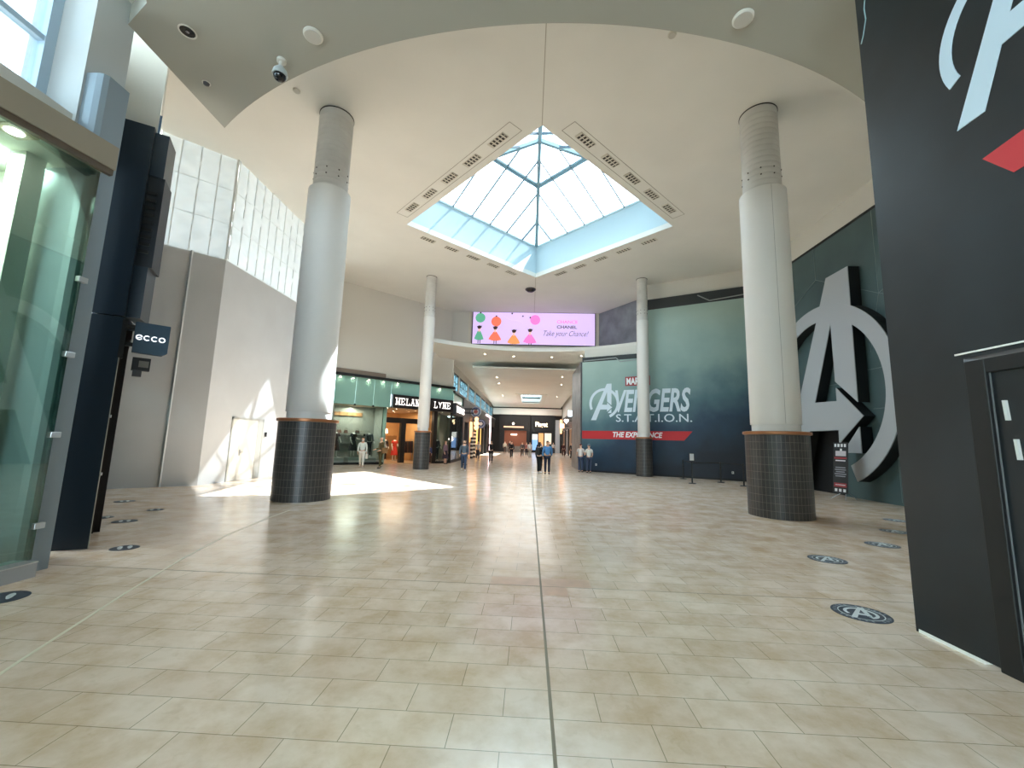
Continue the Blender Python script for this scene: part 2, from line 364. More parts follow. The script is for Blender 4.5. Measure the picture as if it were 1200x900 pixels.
struct('floor.001', MB().box(-.607, -.013, 5.253, 5.547, 0, .001).box(.013, .607, 5.253, 5.547, 0, .001).box(.013, .302, 4.953, 5.247, 0, .001), PINK)
# main ceiling with a diamond opening (four trapezoids) and the skylight well
out = [(0, -2), (20, CY), (0, 40), (-20, CY)]; inn = [(0, CY - HD), (HD, CY), (0, CY + HD), (-HD, CY)]
c = MB()
big = [(-22, 3.5), (22, 3.5), (22, 31.4), (-22, 31.4)]
def rect_hole(mb, z0, z1):
    A, B, C_, D = big; n, e, f, w_ = inn
    for poly in ([(-6.9, 3.5), (0, 3.5), n, w_, (-13.3, CY), (-13.3, 11.9), (-6.9, 5.8)], [(0, 3.5), B, (22, CY), e, n], [(22, CY), C_, (0, 31.4), f, e], [(0, 31.4), (-13.3, 31.4), (-13.3, CY), w_, f]):
        mb.xy(poly, z0, z1)
    bmesh.ops.remove_doubles(mb.b, verts=mb.b.verts, dist=1e-4)
rect_hole(c, HC, HC + .25)
struct('ceiling', c, CREAM)
struct('trim_4', MB().box(-.012, .012, 5.3, CY - HD - .01, HC - .004, HC).box(-.012, .012, CY + HD + .01, 30.4, HC - .004, HC), mat('ceiling_joint', (170, 165, 152), .8))
wl = MB()
for a, b in zip(inn, inn[1:] + inn[:1]):
    d = Vector((b[0] - a[0], b[1] - a[1], 0)).normalized(); nrm = Vector((d.y, -d.x, 0)) * .2
    wl.hexa([(a[0], a[1], HC + .25), (b[0], b[1], HC + .25), (b[0] + nrm.x, b[1] + nrm.y, HC + .25), (a[0] + nrm.x, a[1] + nrm.y, HC + .25), (a[0], a[1], HW), (b[0], b[1], HW), (b[0] + nrm.x, b[1] + nrm.y, HW), (a[0] + nrm.x, a[1] + nrm.y, HW)])
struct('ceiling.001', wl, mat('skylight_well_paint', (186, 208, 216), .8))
# pyramid glazing
sk = thing('skylight', 'glazed pyramid skylight over the diamond opening in the ceiling', 'skylight', (0, CY, HW))
GLZ = glass('skylight_glass', (244, 250, 252), .1)
g = MB()
corn = [Vector((0, -HD, 0)), Vector((HD, 0, 0)), Vector((0, HD, 0)), Vector((-HD, 0, 0))]; apex = Vector((0, 0, AP - HW))
for i in range(4): g.b.faces.new([g.b.verts.new(v) for v in (corn[i], corn[(i + 1) % 4], apex)])
obj('glazing', g, GLZ, sk, loc=(0, 0, .06))
for i in range(4):
    a, b = corn[i], corn[(i + 1) % 4]
    obj('hip_bar', MB().bar(a, apex, .17, .14), ALU, sk)
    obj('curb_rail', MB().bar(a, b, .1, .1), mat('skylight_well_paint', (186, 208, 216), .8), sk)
    f = .38
    pa, pb = a + (apex - a) * (1 - f), b + (apex - b) * (1 - f)
    up = Vector((0, 0, .0))
    obj('purlin', MB().bar(pa - up, pb - up, .09, .1).bar(pa + (apex - pa) * .06, pb + (apex - pb) * .06, .07, .1), ALU, sk)
    n = 6
    for k in range(1, n + 1):
        t = k / (n + 1); e = a + (b - a) * t
        # perpendicular to the eave up to the hip
        s = 2 * min(t, 1 - t); mid = (a + b) / 2
        top = e + (apex - mid) * s
        obj('glazing_bar', MB().bar(e, top, .055, .09), mat('glazing_bar_grey', (74, 92, 104), .5), sk)
# ceiling vents along the four edges
VENTF = mat('vent_frame', (206, 202, 190), .6); VENTB = mat('vent_shadow', (52, 50, 46), .8)
edge_names = ['near right', 'far right', 'far left', 'near left']
pos_names = ['first', 'second', 'third', 'fourth', 'fifth']
for ei in range(4):
    a, b = [(0, CY - HD), (HD, CY), (0, CY + HD), (-HD, CY)][ei], [(HD, CY), (0, CY + HD), (-HD, CY), (0, CY - HD)][ei]
    d = Vector((b[0] - a[0], b[1] - a[1], 0)); L = d.length; d /= L; nrm = Vector((d.y, -d.x, 0))
    rz = atan2(d.y, d.x)
    if ei in (0, 3):
        o0 = Vector((a[0], a[1], 0)) + nrm * .55
        fr = MB()
        for u, v, w_, h_ in ((0, -.26, L, .015), (0, .26, L, .015)): fr.box(.6, L - .6, v - .008, v + .008, -.006, 0)
        fr.box(.592, .608, -.26, .26, -.006, 0).box(L - .608, L - .592, -.26, .26, -.006, 0)
        o = struct('trim_%d' % (5 + ei), fr, mat('seam_shadow', (150, 146, 134), .8), loc=(o0.x, o0.y, HC), rz=rz)
    for k in range(5):
        t = (k + .5) / 5
        p = Vector((a[0], a[1], 0)) + d * (L * (.09 + .82 * t)) + nrm * .55
        near = k if ei < 2 else 4 - k
        v = thing('ceiling_vent', '%s slotted air vent counted from the %s corner along the skylight\'s %s edge' % (pos_names[near], 'near' if ei in (0, 3) else 'right' if ei == 1 else 'left', edge_names[ei]), 'vent', (p.x, p.y, HC), rz, 'slotted vents around the skylight')
        if ei in (1, 2):
            pass
        obj('backing', MB().box(-.36, .36, -.12, .12, -.012, 0), VENTB, v)
        fr = MB().box(-.38, .38, -.135, -.12, -.025, 0).box(-.38, .38, .12, .135, -.025, 0).box(-.38, -.36, -.135, .135, -.025, 0).box(.36, .38, -.135, .135, -.025, 0)
        obj('frame', fr, VENTF, v)
        sl = MB()
        for q in range(5): sl.box(-.36 + q * .15, -.30 + q * .15, -.12, .12, -.02, -.008)
        sl.box(-.36, .36, -.01, .01, -.022, -.008)
        obj('louvre', sl, VENTF, v)
# near lower soffit: circular front edge, tip at the left
AC = (0, 16.4); AR = 11.15
arcp = []
x0, x1 = -6.36, 6.36
for i in range(49):
    x = x0 + (x1 - x0) * i / 48; arcp.append((x, AC[1] - math.sqrt(AR * AR - x * x)))
left = [(-5.3, -16), (-5.3, 3.2), (-5.42, 4.1), (-5.72, 4.87), (-6.3, 5.17)]
right = [(6.36, 5), (6.36, -16)]
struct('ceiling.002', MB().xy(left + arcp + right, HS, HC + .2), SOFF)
struct('ceiling.003', MB().box(-6.86, -5.2, -16, 5.4, 8.05, 8.2), CREAM)
# rear soffit over the hall mouth
RC = (0, 17.5); RR = 9.8
ra = [(x, RC[1] + math.sqrt(RR * RR - x * x)) for x in [-6.35 + 12.7 * i / 48 for i in range(49)]]
struct('ceiling.004', MB().xy([(-6.9, 31.1)] + [(-6.9, 25.6)] + ra + [(7.2, 25.0), (7.2, 31.1)], HS, HS + .24), CREAM)
hp = MB()
for poly in ([(-4.75, 32.2), (3.6, 32.6), (4.6, 50.2), (-5.49, 50.2)], [(-5.49, 50.2), (-1.3, 50.2), (-1.3, 60.8), (-5.94, 60.8)], [(1.3, 50.2), (4.6, 50.2), (4.83, 60.8), (1.3, 60.8)], [(-5.94, 60.8), (4.83, 60.8), (5.0, 69.5), (-6.3, 69.5)]): hp.xy(poly, 7.4, 7.52)
struct('ceiling.005', hp, CREAM)
struct('ceiling.006', MB().box(-6.9, 6.4, 31.0, 50.2, 8.0, 8.2).box(-6.9, -1.3, 50.2, 60.8, 8.0, 8.2).box(1.3, 6.4, 50.2, 60.8, 8.0, 8.2).box(-6.9, 6.4, 60.8, 71, 8.0, 8.2), CREAM)
struct('trim_29', MB().box(-1.4, -1.3, 50.1, 60.9, 7.4, 8.2).box(1.3, 1.4, 50.1, 60.9, 7.4, 8.2).box(-1.4, 1.4, 60.8, 60.9, 7.4, 8.2).box(-1.4, 1.4, 50.1, 50.2, 7.4, 8.2), WALL)
struct('window_1', MB().box(-1.3, 1.3, 50.2, 60.8, 8.1, 8.12), glass('hall_skylight_glass', (238, 246, 248), .1))
struct('trim_9', MB().box(-1.9, -1.3, 50.2, 60.8, 7.34, 7.4).box(1.3, 1.9, 50.2, 60.8, 7.34, 7.4).box(-1.9, 1.9, 60.8, 61.4, 7.34, 7.4).box(-1.9, 1.9, 49.6, 50.2, 7.34, 7.4), WALL)
# ------------------------------------------------------------------ enclosing walls
def wallseg(name, A, B, z0, z1, m, t=.2):
    d = Vector((B[0] - A[0], B[1] - A[1], 0)).normalized(); n = Vector((-d.y, d.x, 0)) * t
    mb = MB().hexa([(A[0], A[1], z0), (B[0], B[1], z0), (B[0] + n.x, B[1] + n.y, z0), (A[0] + n.x, A[1] + n.y, z0), (A[0], A[1], z1), (B[0], B[1], z1), (B[0] + n.x, B[1] + n.y, z1), (A[0] + n.x, A[1] + n.y, z1)])
    return struct(name, mb, m)
# left-hand sequence runs with the hall (A nearer than B), the thickness goes outwards to the left
wallseg('wall_left', (-12.45, 11.86), (-6.75, 6.3), HS, HC, WALL, -.2); wallseg('wall_left.018', (-6.75, 6.3), (-7.25, 5.3), 6, HC, WALL, -.1)                       # above the shoe shop (upper part, set back)
wallseg('wall_left.001', (-12.6, 24.1), (-5.95, 30.75), 5.45, HC, WALL)               # over the boutique
wallseg('wall_left.002', (-12.2, 21.9), (-12.2, 24.5), 0, HC, WALL)
wallseg('wall_left.003', (-5.95, 30.75), (-6.75, 30.95), 5.3, 7.7, WALL, .1)
wallseg('wall_back', (-6.9, 30.5), (5.0, 30.5), HS + .1, HC, WALL)
wallseg('trim_10', (-4.95, 30.44), (-4.75, 30.44), HS + .24, HC, mat('screen_side_trim', (222, 218, 206), .7), .06)
wallseg('trim_11', (4.66, 30.44), (4.86, 30.44), HS + .24, HC, mat('screen_side_trim', (222, 218, 206), .7), .06)
wallseg('wall_right', (4.86, 30.5), (6.86, 27.4), HS, HC, GREYW)
wallseg('wall_right.001', (6.86, 27.4), (6.86, 25.0), HS, HC, WALL)
M0 = (3.14, 26.437); MD = Vector((7.6, -4.0)).normalized(); ML = 9.32
M1 = (M0[0] + MD.x * ML, M0[1] + MD.y * ML)
def mpt(u, off=0): return (M0[0] + MD.x * u - MD.y * off, M0[1] + MD.y * u + MD.x * off)
wallseg('wall_right.002', mpt(3.6, .14), mpt(ML + .5, .14), 9.3, HC, WALL)
wallseg('wall_right.003', mpt(.1, .14), mpt(3.6, .14), 6.6, HS, WALL)
wallseg('wall_right.004', (11.93, 22.3), (11.93, 12.2), 10.42, HC, WALL)
wallseg('wall_right.005', (12.3, 22.3), (12.3, 12.2), 0, 10.6, mat('entrance_back_wall', (30, 30, 32), .8))
wallseg('wall_right.006', (11.93, 12.3), (6.3, 6.6), 0, HC, WALL)
wallseg('wall_right.007', (6.3, 6.6), (6.3, 4.6), 0, HC, WALL)
# hall sides and end
wallseg('wall_left.004', (-6.62, 30.7), (-6.62, 70.5), 7.25, 8.1, WALL)
wallseg('wall_left.005', (-6.62, 30.7), (-6.62, 36), 3.8, 5.85, WALL); wallseg('wall_left.017', (-6.62, 36), (-6.62, 70.5), 0, 5.85, WALL)
struct('trim_12', MB().box(-6.65, -5.95, 30.9, 70, 5.28, 5.36), mat('shopfront_top_ledge', (214, 222, 224), .7))
wallseg('wall_right.008', (5.3, 70.5), (5.3, 26.8), 0, 8.1, WALL)
wallseg('wall_back.001', (-6.7, 70.3), (5.4, 70.3), 0, 8.1, mat('far_dark_facade', (34, 32, 32), .6))
struct('trim_13', MB().box(-6.3, 5.2, 69.2, 70.3, 6.15, 7.2), WALL)
# behind the mural: return panel along the hall with a pale reveal
wallseg('wall_right.009', (3.02, 31.6), (M0[0] - .1, M0[1] + .12), 0, 6.9, mat('streaky_grey_board', (112, 114, 116), .45, noise=.18, nscale=1.5), .12)
# clerestory windows on the hall's left side
WINL = glass('clerestory_glass', (200, 226, 233), .1, body=.2, bodyrgb=(206, 226, 232))
y = 31.0; k = 2
while y < 68:
    o = MB()
    o.box(-6.66, -6.63, y + .15, y + 5.2, 5.85, 7.25)
    wn = struct('window_%d' % k, o, WINL)
    mu = MB()
    for q in range(6): yy = y + .15 + q * 1.01; mu.box(-6.65, -6.57, yy - .035, yy + .035, 5.85, 7.25)
    mu.box(-6.65, -6.58, y + .15, y + 5.2, 6.5, 6.56).box(-6.65, -6.56, y + .1, y + 5.25, 5.82, 5.9)
    struct('muntin', mu, ALU, parent=wn)
    struct('head_rail', MB().box(-6.65, -6.54, y + .1, y + 5.25, 7.18, 7.27), BLACK, parent=wn)
    struct('trim_%d' % (12 + k), MB().box(-6.66, -6.5, y + 5.25, y + 5.75, 5.36, 7.4), WALL)
    y += 5.6; k += 1
# hoarding on the left with a door, tarpaulins above
P1, P2, P3 = (-12.36, 11.86), (-10.83, 13.3), (-10.83, 21.9)
HT = 7.68
wallseg('wall_left.006', (P1[0] - 1.46, P1[1] - 1.375), P2, 0, HT, HOARD, .1)
wallseg('wall_left.007', P2, P3, 0, HT, HOARD, .1)
wallseg('wall_left.008', P3, (-12.9, 22.0), 0, HC, HOARD, .1)
struct('trim_21', MB().bar((P1[0] * .45 + P2[0] * .55 + .02, P1[1] * .45 + P2[1] * .55 - .02, 0), (P1[0] * .45 + P2[0] * .55 + .02, P1[1] * .45 + P2[1] * .55 - .02, HT), .05), HOARD)
def tarp(name, label, A, B, folds):
    loc, rz = frame_of(A, B); L = hypot(B[0] - A[0], B[1] - A[1])
    t = thing(name, label, 'tarpaulin', (A[0], A[1], HT), rz, 'plastic sheets above the hoarding')
    nx, nz = 90, 40; mb = MB(); V = []
    rnd = random.Random(int(L * 100))
    ph = [rnd.uniform(0, 6) for _ in range(6)]
    for j in range(nz + 1):
        row = []
        for i in range(nx + 1):
            x = L * i / nx; z = -.03 + (HC - HT + .028) * j / nz
            s = x / (L / folds)
            y = .012 * abs(sin(pi * s)) ** .6 + .035 * sin(5 * x + 3.1 * z + ph[0]) * sin(2.3 * z - x + ph[1]) + .022 * sin(9 * (x * .6 - z) + ph[2]) + .012 * sin(17 * (x * .4 + z * .7) + ph[3])
            row.append(mb.b.verts.new((x, -.008 - (y + .04) * min(1, j / 5) * min(1, (nz - j) / 4 + .3), z)))
        V.append(row)
    for j in range(nz):
        for i in range(nx): mb.b.faces.new([V[j][i], V[j][i + 1], V[j + 1][i + 1], V[j + 1][i]])
    m = bpy.data.materials.get('white_tarp')
    if not m:
        m = mat('white_tarp', (226, 230, 230), .3)
        nt = m.node_tree; b = nt.nodes['Principled BSDF']; tr = nt.nodes.new('ShaderNodeBsdfTranslucent'); tr.inputs['Color'].default_value = lin((226, 232, 234))
        mx = nt.nodes.new('ShaderNodeMixShader'); mx.inputs['Fac'].default_value = .07
        nt.links.new(b.outputs[0], mx.inputs[1]); nt.links.new(tr.outputs[0], mx.inputs[2]); nt.links.new(mx.outputs[0], nt.nodes['Material Output'].inputs['Surface'])
    obj('sheet', mb, m, t, True)
    st = MB()
    for q in range(folds + 1): st.box(L * q / folds - .015, L * q / folds + .015, -.085, -.06, 0, HC - HT - .01)
    for z in (1.25, 2.5): st.box(0, L, -.09, -.08, z - .012, z + .012)
    if folds < 10: obj('corner_strip', MB().box(L - .05, L + .02, -.1, -.005, -.01, HC - HT - .01), mat('tarp_batten', (226, 230, 230), .6), t)
    obj('batten', st, mat('tarp_batten', (226, 230, 230), .6), t)
tarp('tarpaulin', 'white plastic sheet above the hoarding, the short face left of its corner', P1, P2, 4)
tarp('tarpaulin', 'white plastic sheet above the hoarding, the long face running behind the column', P2, P3, 18)
# daylight gap behind the tarps: roof structure is left open there
dr = thing('hoarding_door', 'pale double leaf door in the white hoarding, patched by sunlight', 'door', (-10.83, 14.58, 0), pi / 2)
DW = mat('door_white', (222, 220, 214), .5)
fr = MB().box(-.06, 0, -.03, 0, 0, 2.28).box(1.69, 1.75, -.03, 0, 0, 2.28).box(-.06, 1.75, -.03, 0, 2.22, 2.28)
obj('frame', fr, mat('door_frame_white', (176, 176, 172), .5), dr)
obj('leaf', MB().box(0, .42, -.018, 0, .01, 2.21), DW, dr); lf = obj('leaf', MB().box(.428, 1.38, -.018, 0, .01, 2.21), DW, dr)
obj('side_panel', MB().box(1.39, 1.69, -.022, 0, .01, 2.21), mat('door_frame_white', (176, 176, 172), .5), dr)
obj('handle', MB().box(.47, .53, -.03, -.018, .9, 1.12).tube([(.5, -.03, 1.02), (.5, -.07, 1.02), (.64, -.07, 1.02)], .012, 8), STEEL, lf)
rd = thing('card_reader', 'small black card reader beside the hoarding door', 'card reader', (-10.83, 16.48, 1.6), pi / 2)
obj('case', MB().box(-.05, .05, -.06, -.022, 0, .18), BLACK, rd, bevel=.006); obj('pad', MB().box(-.03, .03, -.064, -.06, .04, .14), mat('dark_grey', (60, 60, 64), .4), rd)
# ------------------------------------------------------------------ columns
def column(label, x, y, rb, rd_, ru, seam):
    t = thing('round_column', label, 'column', (x, y, 0), 0, 'round columns of the atrium')
    n = 64; me = MB(); uvl = me.b.loops.layers.uv.new('UVMap'); z1 = 2.06
    lo = [me.b.verts.new((rb * cos(2 * pi * i / n), rb * sin(2 * pi * i / n), 0)) for i in range(n)]; hi = [me.b.verts.new((v.co.x, v.co.y, z1)) for v in lo]
    for i in range(n):
        f = me.b.faces.new([lo[i], lo[(i + 1) % n], hi[(i + 1) % n], hi[i]])
        for lp, (u, v) in zip(f.loops, ((i, 0), (i + 1, 0), (i + 1, z1), (i, z1))): lp[uvl].uv = (u * 2 * pi * rb / n, v)
    me.b.faces.new(list(reversed(lo))); me.b.faces.new(hi)
    obj('tiled_base', me, TILE, t, True)
    obj('cap_ring', MB().lathe([(rb, 2.06), (rb + .045, 2.07), (rb + .05, 2.1), (rb + .045, 2.14), (rb, 2.15), (rd_ - .05, 2.15)], 64), COPPER, t, True)
    obj('neck', MB().lathe([(rd_ - .03, 2.15), (rd_ - .03, 2.34)], 64), COLW, t, True)
    obj('drum', MB().lathe([(rd_ - .03, 2.33), (rd_ - .004, 2.33), (rd_, 2.335), (rd_, 8.86), (ru - .01, 8.87)], 64), COLW, t, True)
    if seam: obj('joint_seam', MB().box(-.004, .004, -rd_ - .002, -rd_ + .03, 2.34, 8.85), mat('grey_seam', (150, 150, 150), .6), t).rotation_euler = (0, 0, seam)
    prof = [(ru, 8.86)]
    z = 8.95
    while z < HC - .1:
        prof += [(ru, z), (ru - .004, z + .008), (ru, z + .016)]; z += .17
    prof.append((ru, HC - .015))
    up = obj('upper_shaft', MB().lathe(prof, 64), COLU, t, True)
    hb = MB()
    for a in range(0, 360, 40):
        for zz in (9.25, 9.45): hb.ball((ru * cos(R(a)), ru * sin(R(a)), zz), .022, n=8)
    obj('fixing_hole', hb, mat('hole_dark', (70, 68, 66), .8), up)
    obj('shadow_gap', MB().lathe([(ru + .012, HC - .03), (ru + .012, HC)], 64), BLACK, t, True)
    return t
column('thick white column with tiled base standing in the sunlight beside hoarding', -6.3, 11.32, .734, .586, .485, 0)
column('thick white column with tiled base in front of the giant ringed letter', 6.33, 11.32, .734, .586, .485, R(-8))
column('slim white column in front of the boutique sign', -6.28, 23.8, .449, .331, .305, 0)
column('slim white column in front of the red striped mural', 6.26, 23.8, .449, .331, .305, 0)
# ------------------------------------------------------------------ emblem (letter in a ring), unit = ring radius
EMB = {
 'right_leg': [(.188, 1.283), (.504, 1.286), (.49, -.129), (.207, .118), (.204, .75)],
 'left_leg': [(.188, 1.283), (.204, .75), (-.129, -.078), (-.53, -1.09), (-.88, -1.09)],
 'arrow_bar': [(-.129, -.078), (.21, -.092), (.21, .05), (.546, -.269), (.199, -.541), (.204, -.40), (-.26, -.40)],
 'foot': [(.487, -.373), (.487, -.633), (.24, -.633)]}
def ring_pts(a0, a1, r0, r1, n=44):
    return [(r1 * cos(R(a0 + (a1 - a0) * i / n)), r1 * sin(R(a0 + (a1 - a0) * i / n))) for i in range(n + 1)], [(r0 * cos(R(a0 + (a1 - a0) * i / n)), r0 * sin(R(a0 + (a1 - a0) * i / n))) for i in range(n + 1)]
def emblem(cx, cz, s, y0, y1, m, parent, shear=0, sx=1, side=None, tilt=0):
    """parts of the ringed letter in the local xz plane"""
    def T(p): return (cx + (p[0] + shear * p[1]) * s * sx, cz + p[1] * s)
    eps = 0
    for nm, poly in EMB.items():
        obj('letter_stroke', MB().xz([T(p) for p in poly], y0 - eps, y1), m, parent); eps += .0006
    mb = MB(); P, Q = ring_pts(-66, 205, .832, 1.0)
    for i in range(len(P) - 1): mb.xz([T(P[i]), T(P[i + 1]), T(Q[i + 1]), T(Q[i])], y0 - eps, y1)
    bmesh.ops.remove_doubles(mb.b, verts=mb.b.verts, dist=1e-5)
    obj('ring', mb, m, parent)
# ------------------------------------------------------------------ right entrance wall: grooved panels, giant letter, doorway
ER = -pi / 2
PANEL = mat('dark_teal_panel', (70, 92, 94), .5, noise=.06, nscale=.7)
ew = thing('entrance_wall', 'dark teal panelled entrance wall with a black doorway, behind the giant letter', 'wall panel', (11.93, 22.2, 0), ER)
def ex(y): return 22.2 - y
D0_, D1_ = ex(19.6), ex(16.75)
obj('panel', MB().box(0, D0_, -.03, .2, 0, 10.4), PANEL, ew); obj('panel', MB().box(D0_, D1_, -.03, .2, 2.55, 10.4), PANEL, ew); obj('panel', MB().box(D1_, 9.9, -.03, .2, 0, 10.4), PANEL, ew)
obj('doorway_lining', MB().box(D0_ - .05, D0_, -.05, .3, 0, 2.6).box(D1_, D1_ + .05, -.05, .3, 0, 2.6).box(D0_, D1_, -.05, .3, 2.55, 2.6), BLACK, ew)
obj('dark_passage', MB().box(D0_, D1_, .2, .3, 0, 2.55), DARK, ew)
GROOVE = mat('panel_groove', (112, 128, 130), .6)
gv = MB()
def groove(a, b):
    (y0, z0), (y1, z1) = a, b
    gv.bar((ex(y0), -.032, z0), (ex(y1), -.032, z1), .018, .018)
nodes = [((14.45, 7.2), [(12.3, 8.0), (12.3, 6.2), (14.45, 10.3), (17.5, 8.9), (15.0, 5.2)]), ((14.3, 3.2), [(12.4, 3.2), (15.1, 3.2), (13.0, 4.7), (15.0, 1.8), (14.3, 0.1), (14.3, 4.6)]), ((14.3, 4.6), [(15.2, 4.6), (12.4, 6.2)]), ((17.5, 8.9), [(20.5, 7.5), (17.5, 10.3)]), ((17.3, 4.3), [(16.0, 4.3), (18.9, 4.3)])]
for c0, ends in nodes:
    for e in ends: groove(c0, e)
obj('groove', gv, GROOVE, ew)
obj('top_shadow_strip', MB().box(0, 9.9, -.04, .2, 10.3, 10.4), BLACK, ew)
SILV = mat('silver_letter_face', (176, 181, 186), .45, .1); SILE = mat('letter_edge_black', (20, 21, 23), .5)
gl = thing('letter_sign', 'giant silver ringed letter with an arrow bar standing off the entrance wall', 'sign', (11.45, 16.95, 3.9), ER)
def emb_thick(s, y0, y1, parent):
    eps = 0
    for nm, poly in EMB.items():
        pl = [(p[0] * s, p[1] * s) for p in poly]
        k = obj('letter_stroke', MB().xz(pl, y0 - eps, y0 + .03), SILV, parent)
        obj('black_return', MB().xz(pl, y0 + .03, y1), SILE, k); eps += .002
    P, Q = ring_pts(-66, 205, .832, 1.0, 60)
    def rg(a, b):
        mb = MB()
        for i in range(60): mb.xz([(P[i][0] * s, P[i][1] * s), (P[i + 1][0] * s, P[i + 1][1] * s), (Q[i + 1][0] * s, Q[i + 1][1] * s), (Q[i][0] * s, Q[i][1] * s)], a, b)
        bmesh.ops.remove_doubles(mb.b, verts=mb.b.verts, dist=1e-5); return mb
    k = obj('ring', rg(y0 - eps, y0 + .03), SILV, parent); obj('black_return', rg(y0 + .03, y1), SILE, k)
emb_thick(3.57, 0, .42, gl)
# ------------------------------------------------------------------ mural on the far right diagonal
mloc, mrz = frame_of(M0, M1)
def mural_material():
    m = bpy.data.materials.new('mural_print'); m.use_nodes = True; nt = m.node_tree; b = nt.nodes['Principled BSDF']; N = nt.nodes.new; L = nt.links.new
    tc = N('ShaderNodeTexCoord'); sp = N('ShaderNodeSeparateXYZ'); L(tc.outputs['Object'], sp.inputs[0])
    n = N('ShaderNodeTexNoise'); n.inputs['Scale'].default_value = .55; n.inputs['Detail'].default_value = 6; L(tc.outputs['Object'], n.inputs['Vector'])
    a = N('ShaderNodeMath'); a.operation = 'MULTIPLY_ADD'; a.inputs[1].default_value = 3.2; L(n.outputs['Fac'], a.inputs[0]); L(sp.outputs['Z'], a.inputs[2])
    x = N('ShaderNodeMath'); x.operation = 'MULTIPLY_ADD'; x.inputs[1].default_value = -.30; L(sp.outputs['X'], x.inputs[0]); L(a.outputs[0], x.inputs[2])
    mr = N('ShaderNodeMapRange'); mr.inputs['From Min'].default_value = .5; mr.inputs['From Max'].default_value = 10.5; L(x.outputs[0], mr.inputs['Value'])
    r = N('ShaderNodeValToRGB'); e = r.color_ramp.elements
    e[0].color = lin((10, 22, 38)); e[0].position = .02; e[1].color = lin((164, 188, 180)); e[1].position = .8
    for p, c in ((.2, (26, 56, 80)), (.36, (74, 108, 118)), (.55, (132, 160, 156))):
        q = e.new(p); q.color = lin(c)
    L(mr.outputs[0], r.inputs['Fac']); L(r.outputs['Color'], b.inputs['Base Color']); b.inputs['Roughness'].default_value = .45
    return m
mu_ = thing('mural_board', 'teal and navy mural with big white lettering and a red stripe, behind the slim column', 'mural', mloc, mrz)
MUR = mural_material()
obj('board', MB().box(0, 3.55, -.05, .1, .1, 6.85), MUR, mu_); obj('board', MB().box(3.55, ML, -.05, .1, .1, 9.75), MUR, mu_)
obj('plinth', MB().box(0, ML, -.04, .1, 0, .1), BLACK, mu_)
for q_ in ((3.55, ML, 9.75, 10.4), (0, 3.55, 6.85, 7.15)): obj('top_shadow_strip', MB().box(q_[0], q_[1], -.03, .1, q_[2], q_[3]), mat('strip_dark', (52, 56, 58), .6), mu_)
LTR = mat('light_trim_grey', (150, 156, 156), .5)
obj('light_trim', MB().bar((.1, -.06, 6.93), (2.2, -.06, 6.98), .05).bar((2.2, -.06, 6.98), (2.45, -.06, 6.72), .05).bar((2.45, -.06, 6.72), (3.5, -.06, 6.78), .05), LTR, mu_)
obj('light_trim', MB().bar((6.9, -.06, 10.25), (7.5, -.06, 9.85), .05).bar((7.5, -.06, 9.85), (ML, -.06, 9.95), .05), LTR, mu_)
obj('corner_post', MB().box(-.05, .01, -.07, .1, 0, 6.85), mat('dark_grey', (60, 60, 64), .4), mu_)
emblem(1.43, 4.18, .943, -.056, -.05, WHITE, mu_)
text('VENGERS', 1.3, WHITE, mu_, x=2.13, y=-.052, z=3.62, width=4.25, height=1.36, shear=.22, bold=.035)
text('S.T.A.T.I.O.N.', .6, WHITE, mu_, x=2.17, y=-.052, z=3.05, width=4.25, height=.46, bold=.004)
obj('red_stripe', MB().xz([(.02, 2.0), (5.98, 2.02), (6.42, 2.53), (.02, 2.49)], -.054, -.05), mat('red_print', (186, 34, 42), .5), mu_)
text('THE EXPERIENCE', .4, mat('plain_white_print', (235, 238, 240), .5), mu_, x=1.97, y=-.055, z=2.13, width=2.87, height=.32, shear=.2, bold=.012)
mb_ = obj('label_block', MB().box(2.75, 4.2, -.054, -.05, 5.2, 5.76), mat('dark_red_print', (158, 60, 66), .5), mu_)
text('MARVEL', .5, mat('plain_white_print', (235, 238, 240), .5), mu_, x=2.82, y=-.055, z=5.27, width=1.31, height=.42, bold=.02)
for u, z in ((.93, .45), (8.3, .42)):
    w_ = mpt(u); q = thing('wall_socket', 'small white wall socket low on the mural, %s' % ('near its hall end' if u < 2 else 'behind the queue barrier'), 'socket', (w_[0], w_[1], z), mrz)
    obj('plate', MB().box(-.05, .05, -.062, -.05, -.06, .06), mat('plastic_white', (232, 232, 228), .4), q); obj('outlet', MB().box(-.02, .02, -.066, -.062, -.03, .03), mat('dark_grey', (60, 60, 64), .4), q)
# ------------------------------------------------------------------ near right wrapped wall with door
HK = (3.6, 4.45); wr_ = thing('wrapped_wall', 'tall black printed wall wrap with a pale ringed letter, filling the right edge', 'wall wrap', (3.6, 4.45, 0), ER)
def wrap_material():
    m = bpy.data.materials.new('wrap_print'); m.use_nodes = True; nt = m.node_tree; b = nt.nodes['Principled BSDF']; N = nt.nodes.new; L = nt.links.new
    tc = N('ShaderNodeTexCoord'); n = N('ShaderNodeTexNoise'); n.inputs['Scale'].default_value = .7; n.inputs['Detail'].default_value = 4; L(tc.outputs['Object'], n.inputs['Vector'])
    r = N('ShaderNodeValToRGB'); e = r.color_ramp.elements; e[0].color = lin((13, 16, 18)); e[0].position = .3; e[1].color = lin((33, 42, 48)); e[1].position = .75
    L(n.outputs['Fac'], r.inputs['Fac']); L(r.outputs['Color'], b.inputs['Base Color']); b.inputs['Roughness'].default_value = .38; return m
WRAP = wrap_material()
obj('panel', MB().box(0, .72, 0, .15, .03, HS), WRAP, wr_); obj('panel', MB().box(.72, 3.6, 0, .15, 2.53, HS), WRAP, wr_); obj('panel', MB().box(2.1, 20, 0, .15, .03, HS), WRAP, wr_)
